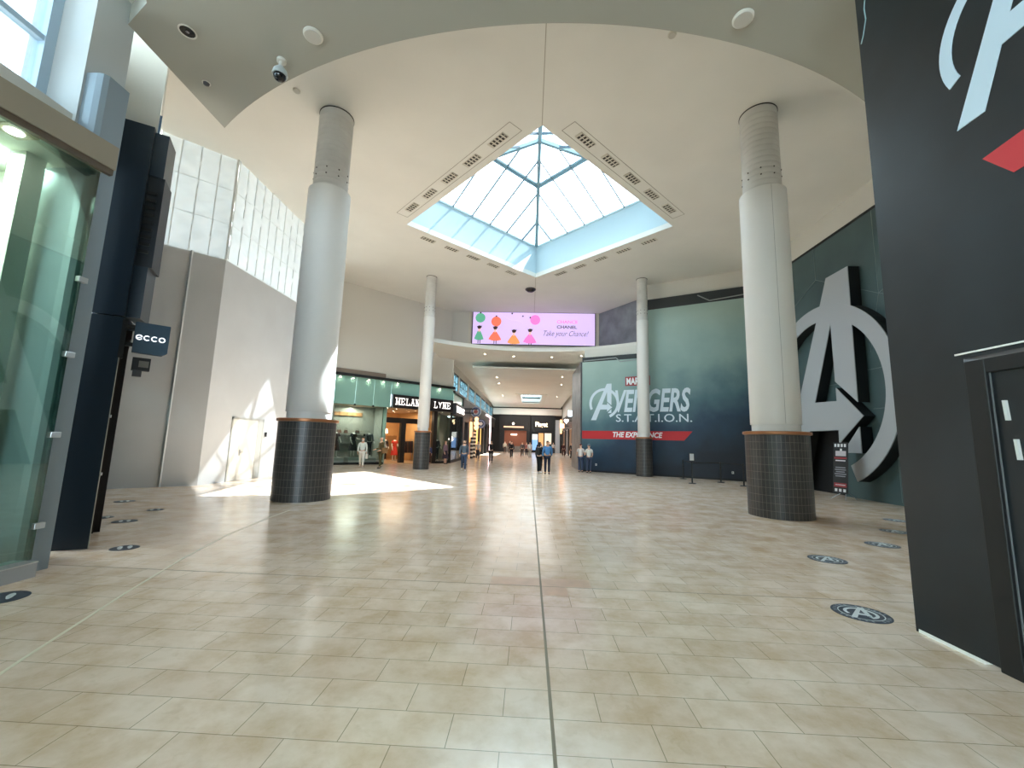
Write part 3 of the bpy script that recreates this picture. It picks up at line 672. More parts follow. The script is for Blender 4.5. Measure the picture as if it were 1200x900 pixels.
obj('base_gap_strip', MB().box(0.02, .6, -.004, .15, 0, .03), mat('plastic_white', (232, 232, 228), .4), wr_)
obj('end_face', MB().box(-.012, 0, .0, 2.6, 0, HS), WRAP, wr_)
obj('ceiling_gap', MB().box(.66, 2.2, -.012, .0, 2.565, 2.58), mat('plastic_white', (232, 232, 228), .4), wr_)
emblem(1.48, 5.28, .65, -.006, 0, mat('pale_blue_print', (196, 214, 228), .4), wr_)
obj('red_flash', MB().xz([(1.07, 4.18), (1.27, 3.92), (2.6, 4.0), (2.4, 4.32)], -.005, 0), mat('red_wrap_print', (196, 52, 58), .45), wr_)
lg = MB(); pz = [(.12, 7.2), (.14, 6.98), (.1, 6.8), (.11, 6.65), (.06, 6.5), (.02, 6.42)]
for a, b in zip(pz, pz[1:]): lg.bar((a[0], -.003, a[1]), (b[0], -.003, b[1]), .012, .006)
obj('lightning_print', lg, mat('lightning_pale', (150, 180, 184), .5), wr_)
dd = thing('wrapped_door', 'black door recessed in the printed wall wrap, two pale pull handles on it', 'door', (3.6, 4.45 - .72, 0), ER)
obj('frame', MB().box(0, .16, -.004, .14, 0, 2.5).box(.16, 1.38, .0, .14, 2.38, 2.5), BLACK, dd, bevel=.006)
obj('stop_bead', MB().box(.16, .168, .026, .036, .02, 2.38), mat('grey_bead', (110, 112, 114), .4), dd)
lf = obj('leaf', MB().box(.168, 1.37, .035, .12, .01, 2.38), WRAP, dd)
for x_, z_ in ((.24, 2.06), (.285, 1.75)):
    obj('handle', MB().xz([(x_, z_ + .08), (x_ + .022, z_ + .08), (x_ + .03, z_ - .08), (x_ + .008, z_ - .08)], .012, .035), mat('pale_handle', (206, 208, 204), .4), lf)
# ------------------------------------------------------------------ barrier posts, banner stand
BELT = mat('belt_black', (24, 24, 26), .7)
posts = [(8.0, 22.75, 'the one behind the sheet holder'), (7.45, 20.1, 'the front one with a white sheet holder'), (9.25, 21.2, 'the middle one in line'), (9.55, 19.6, 'the one nearest the thick column')]
for x_, y_, d in posts:
    q = thing('barrier_post', 'black retractable belt barrier post, ' + d, 'barrier post', (x_, y_, 0), 0, 'queue barrier posts by the mural')
    obj('base', MB().lathe([(.17, 0), (.17, .015), (.15, .03), (.03, .04)], 24), BLACK, q, True); obj('pole', MB().lathe([(.032, .03), (.032, .93)], 16), BLACK, q, True); obj('belt_head', MB().lathe([(.038, .9), (.038, 1.0), (.03, 1.01)], 16), BLACK, q, True)
    if 'sheet' in d and 'front' in d:
        h_ = obj('sheet_holder', MB().box(-.12, .12, -.02, .0, 1.03, 1.4).box(-.01, .01, -.015, .0, .98, 1.03), BLACK, q); obj('sheet', MB().box(-.095, .095, -.024, -.02, 1.06, 1.37), mat('paper', (196, 200, 202), .6), h_)
for a, b, d in ((0, 1, 'short belt joining the two left barrier posts'), (1, 2, 'belt from the sheet holder post to the middle barrier post'), (2, 3, 'belt from the middle barrier post towards the thick column')):
    A, B = posts[a], posts[b]
    q = thing('barrier_belt', d, 'barrier belt', (A[0], A[1], .95), atan2(B[1] - A[1], B[0] - A[0]), 'queue barrier belts'); L_ = hypot(A[0] - B[0], A[1] - B[1])
    obj('webbing', MB().box(.04, L_ - .04, -.002, .002, -.025, .025), BELT, q); obj('clip', MB().box(L_ - .06, L_ - .035, -.01, .01, -.03, .03), mat('dark_grey', (60, 60, 64), .4), q)
bn = thing('banner_stand', 'slim black printed banner on a spring stand beside the dark doorway', 'banner', (11.02, 15.5, 0), -pi / 2 + R(8))
lean = .1
def bz(z): return -.25 + lean * (z - .25) * .3
BNM = mat('banner_print', (40, 42, 46), .5)
B0, B1 = .22, 2.0
obj('sheet', MB().hexa([(-.3, -.22, B0), (.3, -.22, B0), (.3, -.21, B0), (-.3, -.21, B0), (-.3, -.06, B1), (.3, -.06, B1), (.3, -.05, B1), (-.3, -.05, B1)]), BNM, bn)
def bq(x0_, x1_, z0_, z1_, m, nm):
    f = lambda z: -.222 + .16 * (z - B0) / (B1 - B0)
    obj(nm, MB().hexa([(x0_, f(z0_) - .004, z0_), (x1_, f(z0_) - .004, z0_), (x1_, f(z0_), z0_), (x0_, f(z0_), z0_), (x0_, f(z1_) - .004, z1_), (x1_, f(z1_) - .004, z1_), (x1_, f(z1_), z1_), (x0_, f(z1_), z1_)]), m, bn)
PW = mat('plain_white_print', (235, 238, 240), .5)
for k in range(4): bq(-.25 + k * .13, -.17 + k * .13, 1.84, 1.95, PW, 'printed_square')
for k in range(3): bq(-.22 + k * .17, -.12 + k * .17, .28, .38, PW, 'printed_square')
bq(-.2, .22, 1.52, 1.7, mat('banner_pale', (206, 200, 206), .5), 'printed_block'); bq(-.02, .06, 1.7, 1.78, PW, 'printed_block'); bq(-.25, .25, 1.42, 1.48, mat('dark_red_print', (158, 60, 66), .5), 'printed_band'); bq(-.2, .2, 1.34, 1.38, PW, 'printed_line')
for k, wd in enumerate((.4, .44, .36, .46, .4)): bq(-wd / 2, wd / 2, 1.1 - k * .075, 1.135 - k * .075, mat('banner_text_grey', (150, 156, 166), .5), 'printed_line')
bq(-.25, .25, .44, .58, mat('dark_red_print', (158, 60, 66), .5), 'printed_band'); bq(-.2, .2, .5, .53, PW, 'printed_line')
obj('pole', MB().tube([(0, 0, .3), (0, -.04, 2.0)], .012), STEEL, bn)
for a in ((-.32, -.3), (.3, -.32), (.0, .42)): obj('leg', MB().tube([(0, 0, .32), (a[0], a[1], .012)], .013), STEEL, bn)
for s in (-1, 1): obj('arm', MB().tube([(0, -.02, .9), (s * .29, -.2, B0 + .02)], .008).tube([(0, -.02, .9), (s * .29, -.055, B1 - .02)], .008), STEEL, bn)
# ------------------------------------------------------------------ floor decals
DBLUE = mat('decal_dark_blue', (52, 62, 76), .4); DWHITE = mat('decal_white', (216, 222, 224), .4)
def disc(r, z0, z1, n=40): return MB().lathe([(r, z0), (r, z1)], n)
def ring_mb(r0, r1, z0, z1, n=48):
    mb = MB()
    for i in range(n):
        a, b = 2 * pi * i / n, 2 * pi * (i + 1) / n
        mb.xy([(r1 * cos(a), r1 * sin(a)), (r1 * cos(b), r1 * sin(b)), (r0 * cos(b), r0 * sin(b)), (r0 * cos(a), r0 * sin(a))], z0, z1)
    bmesh.ops.remove_doubles(mb.b, verts=mb.b.verts, dist=1e-5); return mb
def decal_letter(label, x_, y_, rz):
    q = thing('floor_decal', label, 'floor decal', (x_, y_, 0), rz, 'ringed letter floor decals on the right')
    obj('disc', disc(.26, 0, .003), DBLUE, q); obj('outer_ring', ring_mb(.19, .2, .003, .004), DWHITE, q)
    dots = MB()
    for i in range(26):
        if i % 7 == 0: continue
        a = 2 * pi * i / 26; dots.bar((.21 * cos(a), .21 * sin(a), .0035), (.24 * cos(a + .03), .24 * sin(a + .03), .0035), .018, .001)
    obj('printed_text', dots, mat('decal_grey', (150, 158, 166), .4), q)
    e0 = 0
    for poly in EMB.values():
        obj('letter_stroke', MB().xy([(p[0] * .15, p[1] * .15) for p in poly], .003, .0042 + e0), DWHITE, q); e0 += .0001
    P, Q = ring_pts(-66, 205, .8, 1.0, 36); mb = MB()
    for i in range(36): mb.xy([(P[i][0] * .15, P[i][1] * .15), (P[i + 1][0] * .15, P[i + 1][1] * .15), (Q[i + 1][0] * .15, Q[i + 1][1] * .15), (Q[i][0] * .15, Q[i][1] * .15)], .003, .0048)
    obj('letter_ring', mb, DWHITE, q)
for x_, y_, d in ((3.38, 4.85, 'nearest to us'), (4.56, 7.07, 'second nearest to us on the right'), (6.4, 8.31, 'third nearest'), (7.8, 9.71, 'fourth nearest'), (9.13, 11.26, 'farthest, before the giant letter')):
    decal_letter('round blue floor decal with ringed letter, ' + d, x_, y_, R(-20))
def decal_feet(label, x_, y_, rz, r=.19):
    q = thing('floor_decal', label, 'floor decal', (x_, y_, 0), rz, 'footprint floor decals on the left')
    obj('disc', disc(r, 0, .003), DBLUE, q)
    for s in (-1, 1):
        obj('footprint', MB().xy([(s * .055 + .032 * cos(a) * (1 if sin(a) > 0 else .8), .02 + .1 * sin(a)) for a in [2 * pi * i / 20 for i in range(20)]], .003, .0045), DWHITE, q)
for x_, y_, d, r in ((-6.03, 6.1, 'nearest the navy shopfront end', .17), (-7.75, 7.81, 'second along the navy shopfront', .19), (-9.89, 9.94, 'farthest, by the hoarding foot', .2), (-8.28, 9.03, 'out in the open left of the sunlit column', .15), (-8.44, 8.07, 'tight against the shoe shop front', .15), (-5.42, 4.21, 'cut by the left edge below the glass case', .2)):
    decal_feet('round dark floor decal with white footprints, ' + d, x_, y_, R(40), r)
# ------------------------------------------------------------------ near left: glass case, pier, clerestory, navy shop end
struct('trim_30', MB().box(-6.1, -5.82, -2, 4.82, 0, .16), mat('kerb_stone', (156, 158, 160), .4))
struct('trim_31', MB().box(-6.1, -5.815, -2, 4.825, .16, .172), mat('kerb_cap_steel', (205, 206, 204), .3, .5))
gc = thing('display_case', 'tall green tinted glass display case built into the left wall', 'display case', (-5.98, 4.88, 0), pi / 2)
VIT = glass('display_glass', (212, 238, 230), .25)
obj('front_pane', MB().box(-6.5, 0, -.006, .006, .17, 5.1), VIT, gc)
obj('side_edge', MB().box(-.012, 0, .0, .9, .17, 5.1), VIT, gc)
for z_ in (.55, 1.62, 2.62, 3.6):
    obj('clip', MB().box(-.05, .06, -.035, .02, z_ - .035, z_ + .035), STEEL, gc, bevel=.005)
INT = mat('case_interior', (226, 222, 212), .7); INT2 = mat('case_white_post', (226, 220, 210), .6)
obj('back_panel', MB().box(-6.5, .0, 1.55, 1.6, .1, 5.1), INT, gc)
obj('end_panel', MB().box(-.02, .02, .12, 1.6, .1, 5.1), INT, gc)
obj('case_ceiling', MB().box(-6.5, .02, .0, 1.6, 5.1, 5.16), mat('case_ceiling', (188, 186, 178), .7), gc)
obj('case_floor', MB().box(-6.5, .02, .0, 1.6, .0, .15), mat('case_floor', (120, 116, 108), .6), gc)
obj('white_post', MB().box(-.42, -.2, .5, .72, .15, 5.1), INT2, gc)
obj('cross_rail', MB().box(-1.6, -.3, .55, .7, 2.95, 3.1), INT2, gc)
obj('inner_panel', MB().box(-1.25, -.62, .9, .95, .15, 2.95), mat('case_grey_board', (150, 148, 142), .6), gc)
obj('inner_frame', MB().box(-1.29, -1.25, .86, .95, .15, 2.98).box(-.62, -.58, .86, .95, .15, 2.98), mat('case_dark_frame', (70, 72, 72), .5), gc)
obj('vinyl_ring', MB().arc((-.62, .95), .115, .125, 0, 360, -.009, -.007, 40), mat('vinyl_pale', (160, 196, 186), .5), gc)
dk = obj('dark_block', MB().box(-.9, -.35, .08, .3, .15, .42), mat('case_dark_block', (46, 48, 50), .5), gc)
hd = thing('header_beam', 'beige metal header box running over the glass display case', 'header beam', (-5.78, 4.88, 5.1), pi / 2 + R(-10))
obj('box', MB().box(-6.5, 0, -.02, .2, .02, .34), mat('header_beige', (150, 140, 124), .45), hd)
obj('lower_lip', MB().box(-6.5, -.01, .0, .06, -.06, .02), mat('header_brown', (92, 80, 68), .5), hd); obj('shadow_gap', MB().box(-6.5, -.01, .06, .12, -.03, .02), BLACK, hd)
dl = thing('downlight', 'glowing square recessed downlight inside the glass display case', 'downlight', (-6.2, 4.12, 5.1), 0)
obj('trim', MB().box(-.14, .14, -.14, .14, -.02, -.004), mat('downlight_trim', (150, 128, 100), .4), dl); obj('lamp', disc(.08, -.028, -.02, 20), mat('pink_lamp', (255, 226, 222), .5, emit=20), dl)
pl = thing('pilaster', 'grey metal clad pilaster between the glass case and navy shop end', 'pilaster', (-6.03, 4.88, 0), pi / 2)
obj('cladding', MB().xy([(-.04, 0), (.24, 0), (.24, .6), (-.1, .6), (-.1, .12), (-.085, .04)], .0, 6.5), PIERM, pl)
struct('wall_left.009', MB().box(-7.2, -6.3, 4.75, 5.27, 5.2, 8.05), mat('pier_grey_paint', (190, 194, 194), .7))
struct('wall_left.010', MB().box(-7.3, -6.62, 5.0, 5.55, 0, HS), mat('pier_grey_paint', (190, 194, 194), .7))
struct('light_stop_back', MB().box(-7, 4, -16.2, -16, 7.1, HS), WALL)  # unseen strip behind the camera, added to cut light reaching the near soffit
struct('wall_left.011', MB().box(-7.0, -6.35, -3, 4.75, 5.16, 5.85).box(-7.2, -6.35, -16, -3, 0, 8.05), WALL)
wn = struct('window_20', MB().box(-6.87, -6.85, -3, 4.7, 5.9, 8.05), glass('upper_window_glass', (240, 248, 252), .08))
mu = MB().box(-6.9, -6.8, -3, 4.7, 6.84, 6.92).box(-6.92, -6.78, -3, 4.75, 5.85, 6.02).box(-6.92, -6.78, 4.63, 4.75, 5.85, 8.05)
for yy in (3.2, 1.6, 0, -1.6): mu.box(-6.9, -6.8, yy - .04, yy + .04, 5.9, 8.05)
struct('muntin', mu, mat('window_frame_blue_grey', (170, 190, 206), .5), parent=wn)
# navy shop end and its long fascia running away along the diagonal
q1, q2 = (-6.81, 5.79), (-6.31, 6.09)
ns = thing('shop_portal', 'dark navy portal of the shoe shop with a louvred vent at its top', 'shop front', (q1[0], q1[1], 0), atan2(q2[1] - q1[1], q2[0] - q1[0]))
obj('pylon', MB().xy([(0, 0), (.385, 0), (-.08, 1.2), (-.35, 1.2)], 0, 3.43), NAVY, ns)
obj('fascia_block', MB().xy([(0, 0), (.385, 0), (.32, 1.2), (-.1, 1.2)], 3.45, 6.68), NAVY, ns)
obj('side_block', MB().box(.387, .56, .04, .5, 3.45, 4.3), NAVY, ns)
obj('vent_block', MB().box(.387, .6, .06, .5, 4.3, 5.85), mat('navy_dark', (20, 28, 38), .5), ns); obj('top_block', MB().box(.387, .575, .05, .5, 5.85, 6.62), NAVY, ns)
for k in range(9): obj('louvre_slat', MB().bar((.40, .05, 4.55 + k * .125), (.53, .05, 4.55 + k * .125), .02, .05), BLACK, ns)
obj('edge_strip', MB().box(.386, .394, -.003, .02, .0, 3.4), mat('edge_strip_pale', (140, 142, 132), .4), ns)
for z_ in (1.05, 1.9): obj('bolt', MB().box(.392, .41, .0, .03, z_ - .02, z_ + .02), STEEL, ns)
A_, B_ = (-7.35, 6.95), (-12.42, 11.75)
sl_, srz = frame_of(A_, B_)
sf = thing('shoe_storefront', 'bronze framed shoe shop glass front receding behind the navy portal', 'shop front', sl_, srz)
LL = hypot(B_[0] - A_[0], B_[1] - A_[1])
BRZ = mat('bronze_frame', (40, 32, 30), .4, .3)
fm = MB()
for x_ in (0, 1.7, 3.4, 5.1, LL - .1): fm.box(x_, x_ + .1, -.02, .12, 0, 3.4)
fm.box(0, LL, -.02, .12, 0, .12).box(0, LL, -.04, .14, 3.3, 3.5)
obj('frame', fm, BRZ, sf); obj('pane', MB().box(.1, LL - .1, .04, .05, .12, 3.3), SHOPG, sf)
obj('fascia', MB().box(0, LL, .02, .5, 3.5, HS), NAVY, sf); obj('interior', MB().box(-.2, LL + .2, 1.2, 1.3, 0, 3.5).box(-.1, 0, .06, 1.2, 0, 3.5).box(LL, LL + .1, .06, 1.2, 0, 3.5), mat('shop_interior_dark', (52, 44, 40), .7), sf)
bs = thing('blade_sign', 'square navy blade sign with white rounded lettering, by the hoarding', 'sign', (-6.44, 6.1, 2.9), R(46))
NV2 = mat('sign_navy', (52, 74, 92), .4)
obj('panel', MB().xz([(.03, .01), (.40, 0), (.46, .05), (.46, .5), (.03, .5)], -.05, .05), NV2, bs, bevel=.008)
LT = mat('lit_white_letters', (240, 244, 250), .5, emit=.5)
cx_ = .095; zc = .255; r1_ = .042; r0_ = .028
e_ = MB().arc((cx_, zc), r0_, r1_, 25, 330, -.056, -.05, 26); e_.bar((cx_ - .03, -.053, zc - .016), (cx_ + .036, -.053, zc + .012), .013, .006); obj('letter', e_, LT, bs)
for i in (1, 2): obj('letter', MB().arc((cx_ + i * .092, zc), r0_, r1_, 45, 315, -.056, -.05, 26), LT, bs)
obj('letter', MB().arc((cx_ + 3 * .092, zc), r0_, r1_, 0, 360, -.056, -.05, 32), LT, bs)
obj('bracket', MB().box(-.12, .03, -.02, .02, .1, .16).box(-.12, .03, -.02, .02, .38, .44).box(-.12, -.06, -.06, .1, -.1, .5), BLACK, bs)
cb = thing('sensor_box', 'small dark stepped sensor box under the square navy sign', 'sensor', (-6.42, 6.3, 2.55), R(46))
obj('housing', MB().box(-.1, .12, -.05, .08, .1, .3), BLACK, cb); obj('lens_block', MB().box(-.02, .1, -.055, -.05, .15, .25), mat('grey_lens', (110, 106, 100), .4), cb); obj('drop', MB().box(-.08, .03, -.04, .04, .0, .1), mat('dark_grey', (60, 60, 64), .4), cb)
# ------------------------------------------------------------------ ceiling fixtures
HP = mat('plastic_ceiling_white', (208, 206, 196), .5)
def ceil_round(label, x_, y_, z_, r, name='ceiling_speaker', cat='ceiling speaker'):
    q = thing(name, label, cat, (x_, y_, z_))
    obj('rim', MB().lathe([(r, 0), (r, -.02), (r * .86, -.035), (r * .8, -.03)], 32), HP, q, True); obj('grille', disc(r * .82, -.04, -.02, 28), mat('speaker_grille', (188, 186, 178), .7), q); return q
sc_ = (HS - 1.7) / 7.2
ceil_round('round white speaker on the lower ceiling, left one beside the dome camera', -.1803 + (-4.26 + .18) * sc_, 6.45 * sc_, HS, .14)
ceil_round('round white speaker on the lower ceiling, right one near the wrapped wall', -.1803 + (3.27 + .18) * sc_, 6.26 * sc_, HS, .14)
ceil_round('small round sensor on the high ceiling just past the curved edge', 3.0, 8.8, HC, .1, 'ceiling_sensor', 'sensor')
ceil_round('small round sensor on the high ceiling beside the sunlit thick column', -7.0, 10.3, HC, .1, 'ceiling_sensor', 'sensor')
rl = thing('recessed_downlight', 'recessed chrome downlight at the left of the lower ceiling', 'downlight', (-.1803 + (-6.54 + .18) * sc_, 6.35 * sc_, HS))
obj('trim', ring_mb(.1, .12, -.01, 0, 32), HP, rl); obj('reflector', MB().lathe([(.1, -.004), (.06, -.002), (.02, -.001)], 28, cap=False), mat('dark_chrome', (90, 88, 86), .2, 1), rl, True); obj('lamp_glow', disc(.025, -.012, -.004, 14), CHROME, rl)
hk = thing('ceiling_sensor', 'tiny dark sensor near the pointed tip of the lower ceiling', 'sensor', (-.1803 + (-7.05 + .18) * sc_, 7.44 * sc_, HS))
obj('body', MB().lathe([(.05, 0), (.045, -.03), (.02, -.05)], 16), mat('dark_grey', (60, 60, 64), .4), hk, True); obj('ring', ring_mb(.05, .065, -.008, 0, 20), HP, hk)
dc = thing('ceiling_camera', 'pendant security dome camera hanging from the lower ceiling', 'security camera', (-.1803 + (-5.07 + .18) * sc_ - .06, 7.08 * sc_ - .12, HS))
obj('mount', MB().lathe([(.07, 0), (.07, -.04), (.035, -.05), (.035, -.13), (.055, -.15)], 24), HP, dc, True); obj('housing', MB().lathe([(.055, -.14), (.1, -.2), (.115, -.27), (.11, -.29)], 28), mat('camera_grey', (176, 186, 186), .4), dc, True)
obj('dome', MB().ball((0, 0, -.29), .095, 1, 1, .95, 20), mat('smoked_dome', (14, 15, 18), .08), dc, True)
pd = thing('ceiling_camera', 'dark low dome fixture on the high ceiling before the screen', 'security camera', (-.3, 25.6, HC))
obj('rim', MB().lathe([(.34, 0), (.34, -.05), (.3, -.08)], 32), mat('dark_grey', (60, 60, 64), .4), pd, True); obj('dome', MB().ball((0, 0, -.06), .28, 1, 1, .5, 20), mat('smoked_dome', (14, 15, 18), .08), pd, True)
# spots in the soffit
for k, (x_, y_) in enumerate(((-3.4, 28.4), (-1.4, 29.0), (1.3, 29.0), (3.3, 28.4))):
    q = thing('soffit_downlight', 'small lit downlight in the curved soffit under the screen, %s from left' % pos_names[k], 'downlight', (x_, y_, HS), 0, 'soffit downlights')
    obj('trim', ring_mb(.06, .09, -.012, 0, 20), HP, q); obj('lamp', disc(.06, -.008, -.002, 16), LAMP, q)
for k, (x_, y_) in enumerate(((-3.2, 37), (-3.3, 41), (-3.6, 52), (2.6, 36), (2.9, 41), (3.2, 52))):
    q = thing('hall_downlight', 'small lit downlight in the hall ceiling, %s row, %s along' % ('left' if x_ < 0 else 'right', pos_names[k % 3]), 'downlight', (x_, y_, 7.4), 0, 'hall ceiling downlights')
    obj('trim', ring_mb(.07, .1, -.012, 0, 20), HP, q); obj('lamp', disc(.07, -.008, -.002, 16), LAMP, q)
# ------------------------------------------------------------------ big screen over the hall
SE = .2
sn = thing('screen_sign', 'wide lavender advertising screen on the wall above the hall mouth', 'screen', (-4.62, 30.48, 8.9))
def scr(n, c): return mat('screen_' + n, c, .5, emit=SE)
obj('housing', MB().box(-.06, 9.23, -.08, 0, -.06, 2.48), BLACK, sn)
obj('display', MB().box(0, 9.17, -.085, -.08, 0, 2.46), scr('lavender', (222, 196, 248)), sn)
def sp(px, py): return ((px - 115) * .00931, (382 - py - (px - 115) * .012) * .0091)
def sdisc(px, py, r, m, nm, sx=1, sz=1, y_=-.09):
    u, v = sp(px, py); obj(nm, MB().xz([(u + r * sx * cos(a), v + r * sz * sin(a)) for a in [2 * pi * i / 28 for i in range(28)]], y_, -.085), m, sn)
def spoly(P, m, nm, y_=-.09): obj(nm, MB().xz([sp(*p) for p in P], y_, -.085), m, sn)
dkm = scr('dark', (44, 26, 34)); skm = scr('skin', (240, 190, 170))
GR, OR, GO, PK = scr('green', (92, 172, 140)), scr('orange', (250, 120, 92)), scr('gold', (236, 156, 92)), scr('pink', (246, 128, 206))
sdisc(175, 160, .37, GR, 'balloon'); sdisc(305, 188, .38, OR, 'balloon'); sdisc(620, 166, .38, PK, 'balloon')
for px, py in ((175, 117), (305, 143), (432, 117), (520, 137), (580, 147)): sdisc(px, py, .06, dkm, 'balloon_knot', y_=-.092)
for px, hy, cm, wd in ((170, 246, GR, 40), (300, 248, OR, 54), (452, 272, GO, 54), (582, 262, PK, 56)):
    spoly([(px - 14, hy + 28), (px + 10, hy + 28), (px + wd * .7, hy + 70), (px + wd - 4, hy + 96), (px + wd * .3, hy + 104), (px - wd * .4, hy + 104), (px - wd, hy + 92), (px - wd * .75, hy + 66)], cm, 'skirt')
    sdisc(px - 2, hy + 22, .1, skm, 'torso', .7, 1.2, -.091); sdisc(px, hy, .13, skm, 'head', y_=-.0915)
    sdisc(px, hy - 8, .15, dkm, 'hair', 1.1, .7, -.092); spoly([(px - 22, hy - 16), (px - 4, hy - 6), (px + 22, hy - 20), (px + 8, hy + 8), (px - 12, hy + 8)], dkm, 'bow', -.0925)
    for s in (-8, 8): spoly([(px + s - 3, hy + 102), (px + s + 3, hy + 102), (px + s + 3, 377), (px + s - 3, 377)], dkm, 'leg')
sw = MB(); pv = None
for i in range(40):
    t = i / 39; p = sp(350 + 170 * t, 130 + 25 * sin(4.5 * t) + 95 * t * t)
    if pv: sw.bar((pv[0], -.088, pv[1]), (p[0], -.088, p[1]), .02, .004)
    pv = p
obj('ribbon', sw, scr('pale', (236, 222, 252)), sn)
u, v = sp(795, 190); text('CHANCE', .3, PK, sn, x=u, y=-.088, z=v, width=1.55, height=.24, bold=.006)
u, v = sp(795, 234); text('CHANEL', .3, scr('ink', (70, 56, 80)), sn, x=u, y=-.088, z=v, width=1.5, height=.24, bold=.006)
u, v = sp(690, 312); text('Take your Chance!', .5, scr('ink', (70, 56, 80)), sn, x=u, y=-.088, z=v, width=3.35, height=.52, shear=.45, bold=-.004)
# ------------------------------------------------------------------ boutique on the far left diagonal
BA, BB = (-12.0, 24.7), (-5.95, 30.75)
bloc, brz = frame_of(BA, BB); BL = hypot(BB[0] - BA[0], BB[1] - BA[1])
def bpt(u, v=0):
    d = Vector((BB[0] - BA[0], BB[1] - BA[1], 0)).normalized()
    return (BA[0] + d.x * u - d.y * v, BA[1] + d.y * u + d.x * v)
bt = thing('boutique_storefront', 'boutique shop front with teal glass fascia and black serif sign, behind the left slim column', 'shop front', bloc, brz)
for x0_, x1_ in ((-.1, 1.2), (1.21, 2.4), (2.41, 3.6)): obj('fascia_glass', MB().box(x0_, x1_, -.03, .0, 3.7, 5.45), TEAL, bt)
for x0_, x1_ in ((3.61, 6.0), (6.01, BL)): obj('fascia_glass', MB().box(x0_, x1_, -.03, .0, 4.58, 5.45), TEAL, bt)
obj('top_rail', MB().box(-.15, BL + .05, -.25, .1, 5.45, 5.6), BLACK, bt)
obj('brown_box', MB().box(-.1, 3.1, -.12, .1, 5.6, 5.88), mat('brown_grey_box', (140, 126, 116), .6), bt)
sb = obj('sign_box', MB().box(3.65, BL - .12, -.28, .05, 3.7, 4.58), mat('sign_black', (32, 26, 28), .4), bt)
SGN = mat('lit_sign_letters', (255, 246, 240), .5, emit=.7)
SL = {'M': [(.1, 0, .1, 1), (.9, 0, .9, 1), (.1, 1, .5, .1), (.5, .1, .9, 1)], 'E': [(.2, 0, .2, 1), (.1, 0, .9, 0), (.1, 1, .9, 1), (.2, .5, .7, .5), (.9, 0, .9, .3), (.9, 1, .9, .7)],
      'L': [(.25, 0, .25, 1), (.12, 0, .9, 0), (.9, 0, .9, .32)], 'A': [(.1, 0, .5, 1), (.5, 1, .9, 0), (.25, .35, .75, .35)], 'N': [(.15, 0, .15, 1), (.85, 0, .85, 1), (.15, 1, .85, 0)],
      'I': [(.5, 0, .5, 1)], 'Y': [(.1, 1, .5, .45), (.9, 1, .5, .45), (.5, .45, .5, 0)]}
def slab(ch, x_, z_, w_, h_, y_, m, parent, th=.07):
    mb = MB(); i = 0
    for a in SL[ch]:
        vert = abs(a[3] - a[1]) > .55
        mb.bar((x_ + a[0] * w_, y_ - i * .0005, z_ + a[1] * h_), (x_ + a[2] * w_, y_ - i * .0005, z_ + a[3] * h_), .012, th * (1 if vert or a[0] == a[2] else .7)); i += 1
        if vert:
            for px, pz in ((a[0], a[1]), (a[2], a[3])):
                if pz in (0, 1): mb.box(x_ + px * w_ - .075, x_ + px * w_ + .075, y_ - .007 - i * .0004, y_, z_ + pz * h_ - .022, z_ + pz * h_ + .022)
    return obj('letter', mb, m, parent)
word = 'MELANIE LYNE'; x_ = 3.85; step = (BL - .3 - 3.85) / len(word)
for ch in word:
    if ch != ' ': slab(ch, x_, 3.93, step * .8, .42, -.285, SGN, bt)
    x_ += step
DFR = mat('door_dark_frame', (40, 32, 28), .4)
obj('window_pane', MB().box(0, 3.35, -.02, -.01, .25, 3.7), SHOPG, bt)
obj('window_pane', MB().box(7.3, BL, -.02, -.01, .25, 3.7), SHOPG, bt)
obj('window_base', MB().box(0, 3.35, -.05, 1.4, 0, .12).box(7.3, BL, -.05, 1.0, 0, .12), BLACK, bt)
obj('patch_fitting', MB().box(1.15, 1.27, -.06, -.02, 3.64, 3.76).box(2.35, 2.47, -.06, -.02, 3.64, 3.76), BLACK, bt)
obj('door_post', MB().box(7.0, 7.3, -.05, .25, 0, 3.7), DFR, bt); obj('door_post', MB().box(3.35, 3.4, -.03, .4, 0, 3.7), mat('glass_edge', (150, 176, 168), .3), bt)
obj('corner_post', MB().box(BL - .08, BL + .02, -.06, .1, 0, 3.7), BLACK, bt)
# interior shell (structure)
FW = mat('boutique_floor', (176, 146, 112), .3, noise=.08)
def bstruct(name, mb, m): return struct(name, mb, m, loc=bloc, rz=brz)
bstruct('floor.002', MB().box(.0, BL - .3, 0.02, 6, 0, .012), FW)
bstruct('wall_left.012', MB().box(0, 3.3, 1.6, 1.7, 0, 3.7), mat('window_back_grey', (160, 160, 150), .7))
bstruct('wall_left.013', MB().box(3.3, 3.4, .4, 6, 0, 3.7).box(-.1, 0, 0, 1.7, 0, 3.7), mat('window_side_grey', (168, 172, 164), .7))
bstruct('wall_left.014', MB().box(3.3, BL - .2, 5.8, 5.9, 0, 3.7), mat('boutique_wall_warm', (196, 156, 106), .7))
bstruct('wall_left.015', MB().box(7.3, BL - .05, 1.5, 1.6, 0, 3.7), mat('window_back_olive', (120, 118, 100), .7))
bstruct('ceiling.007', MB().box(-.1, BL, 0.06, 6, 3.7, 3.8), mat('boutique_ceiling', (196, 176, 150), .7))
bstruct('trim_32', MB().box(3.4, 7.0, 1.0, 1.3, 2.75, 3.1).box(5.05, 5.4, 1.0, 1.3, 0, 2.75), DFR)
bi = 0
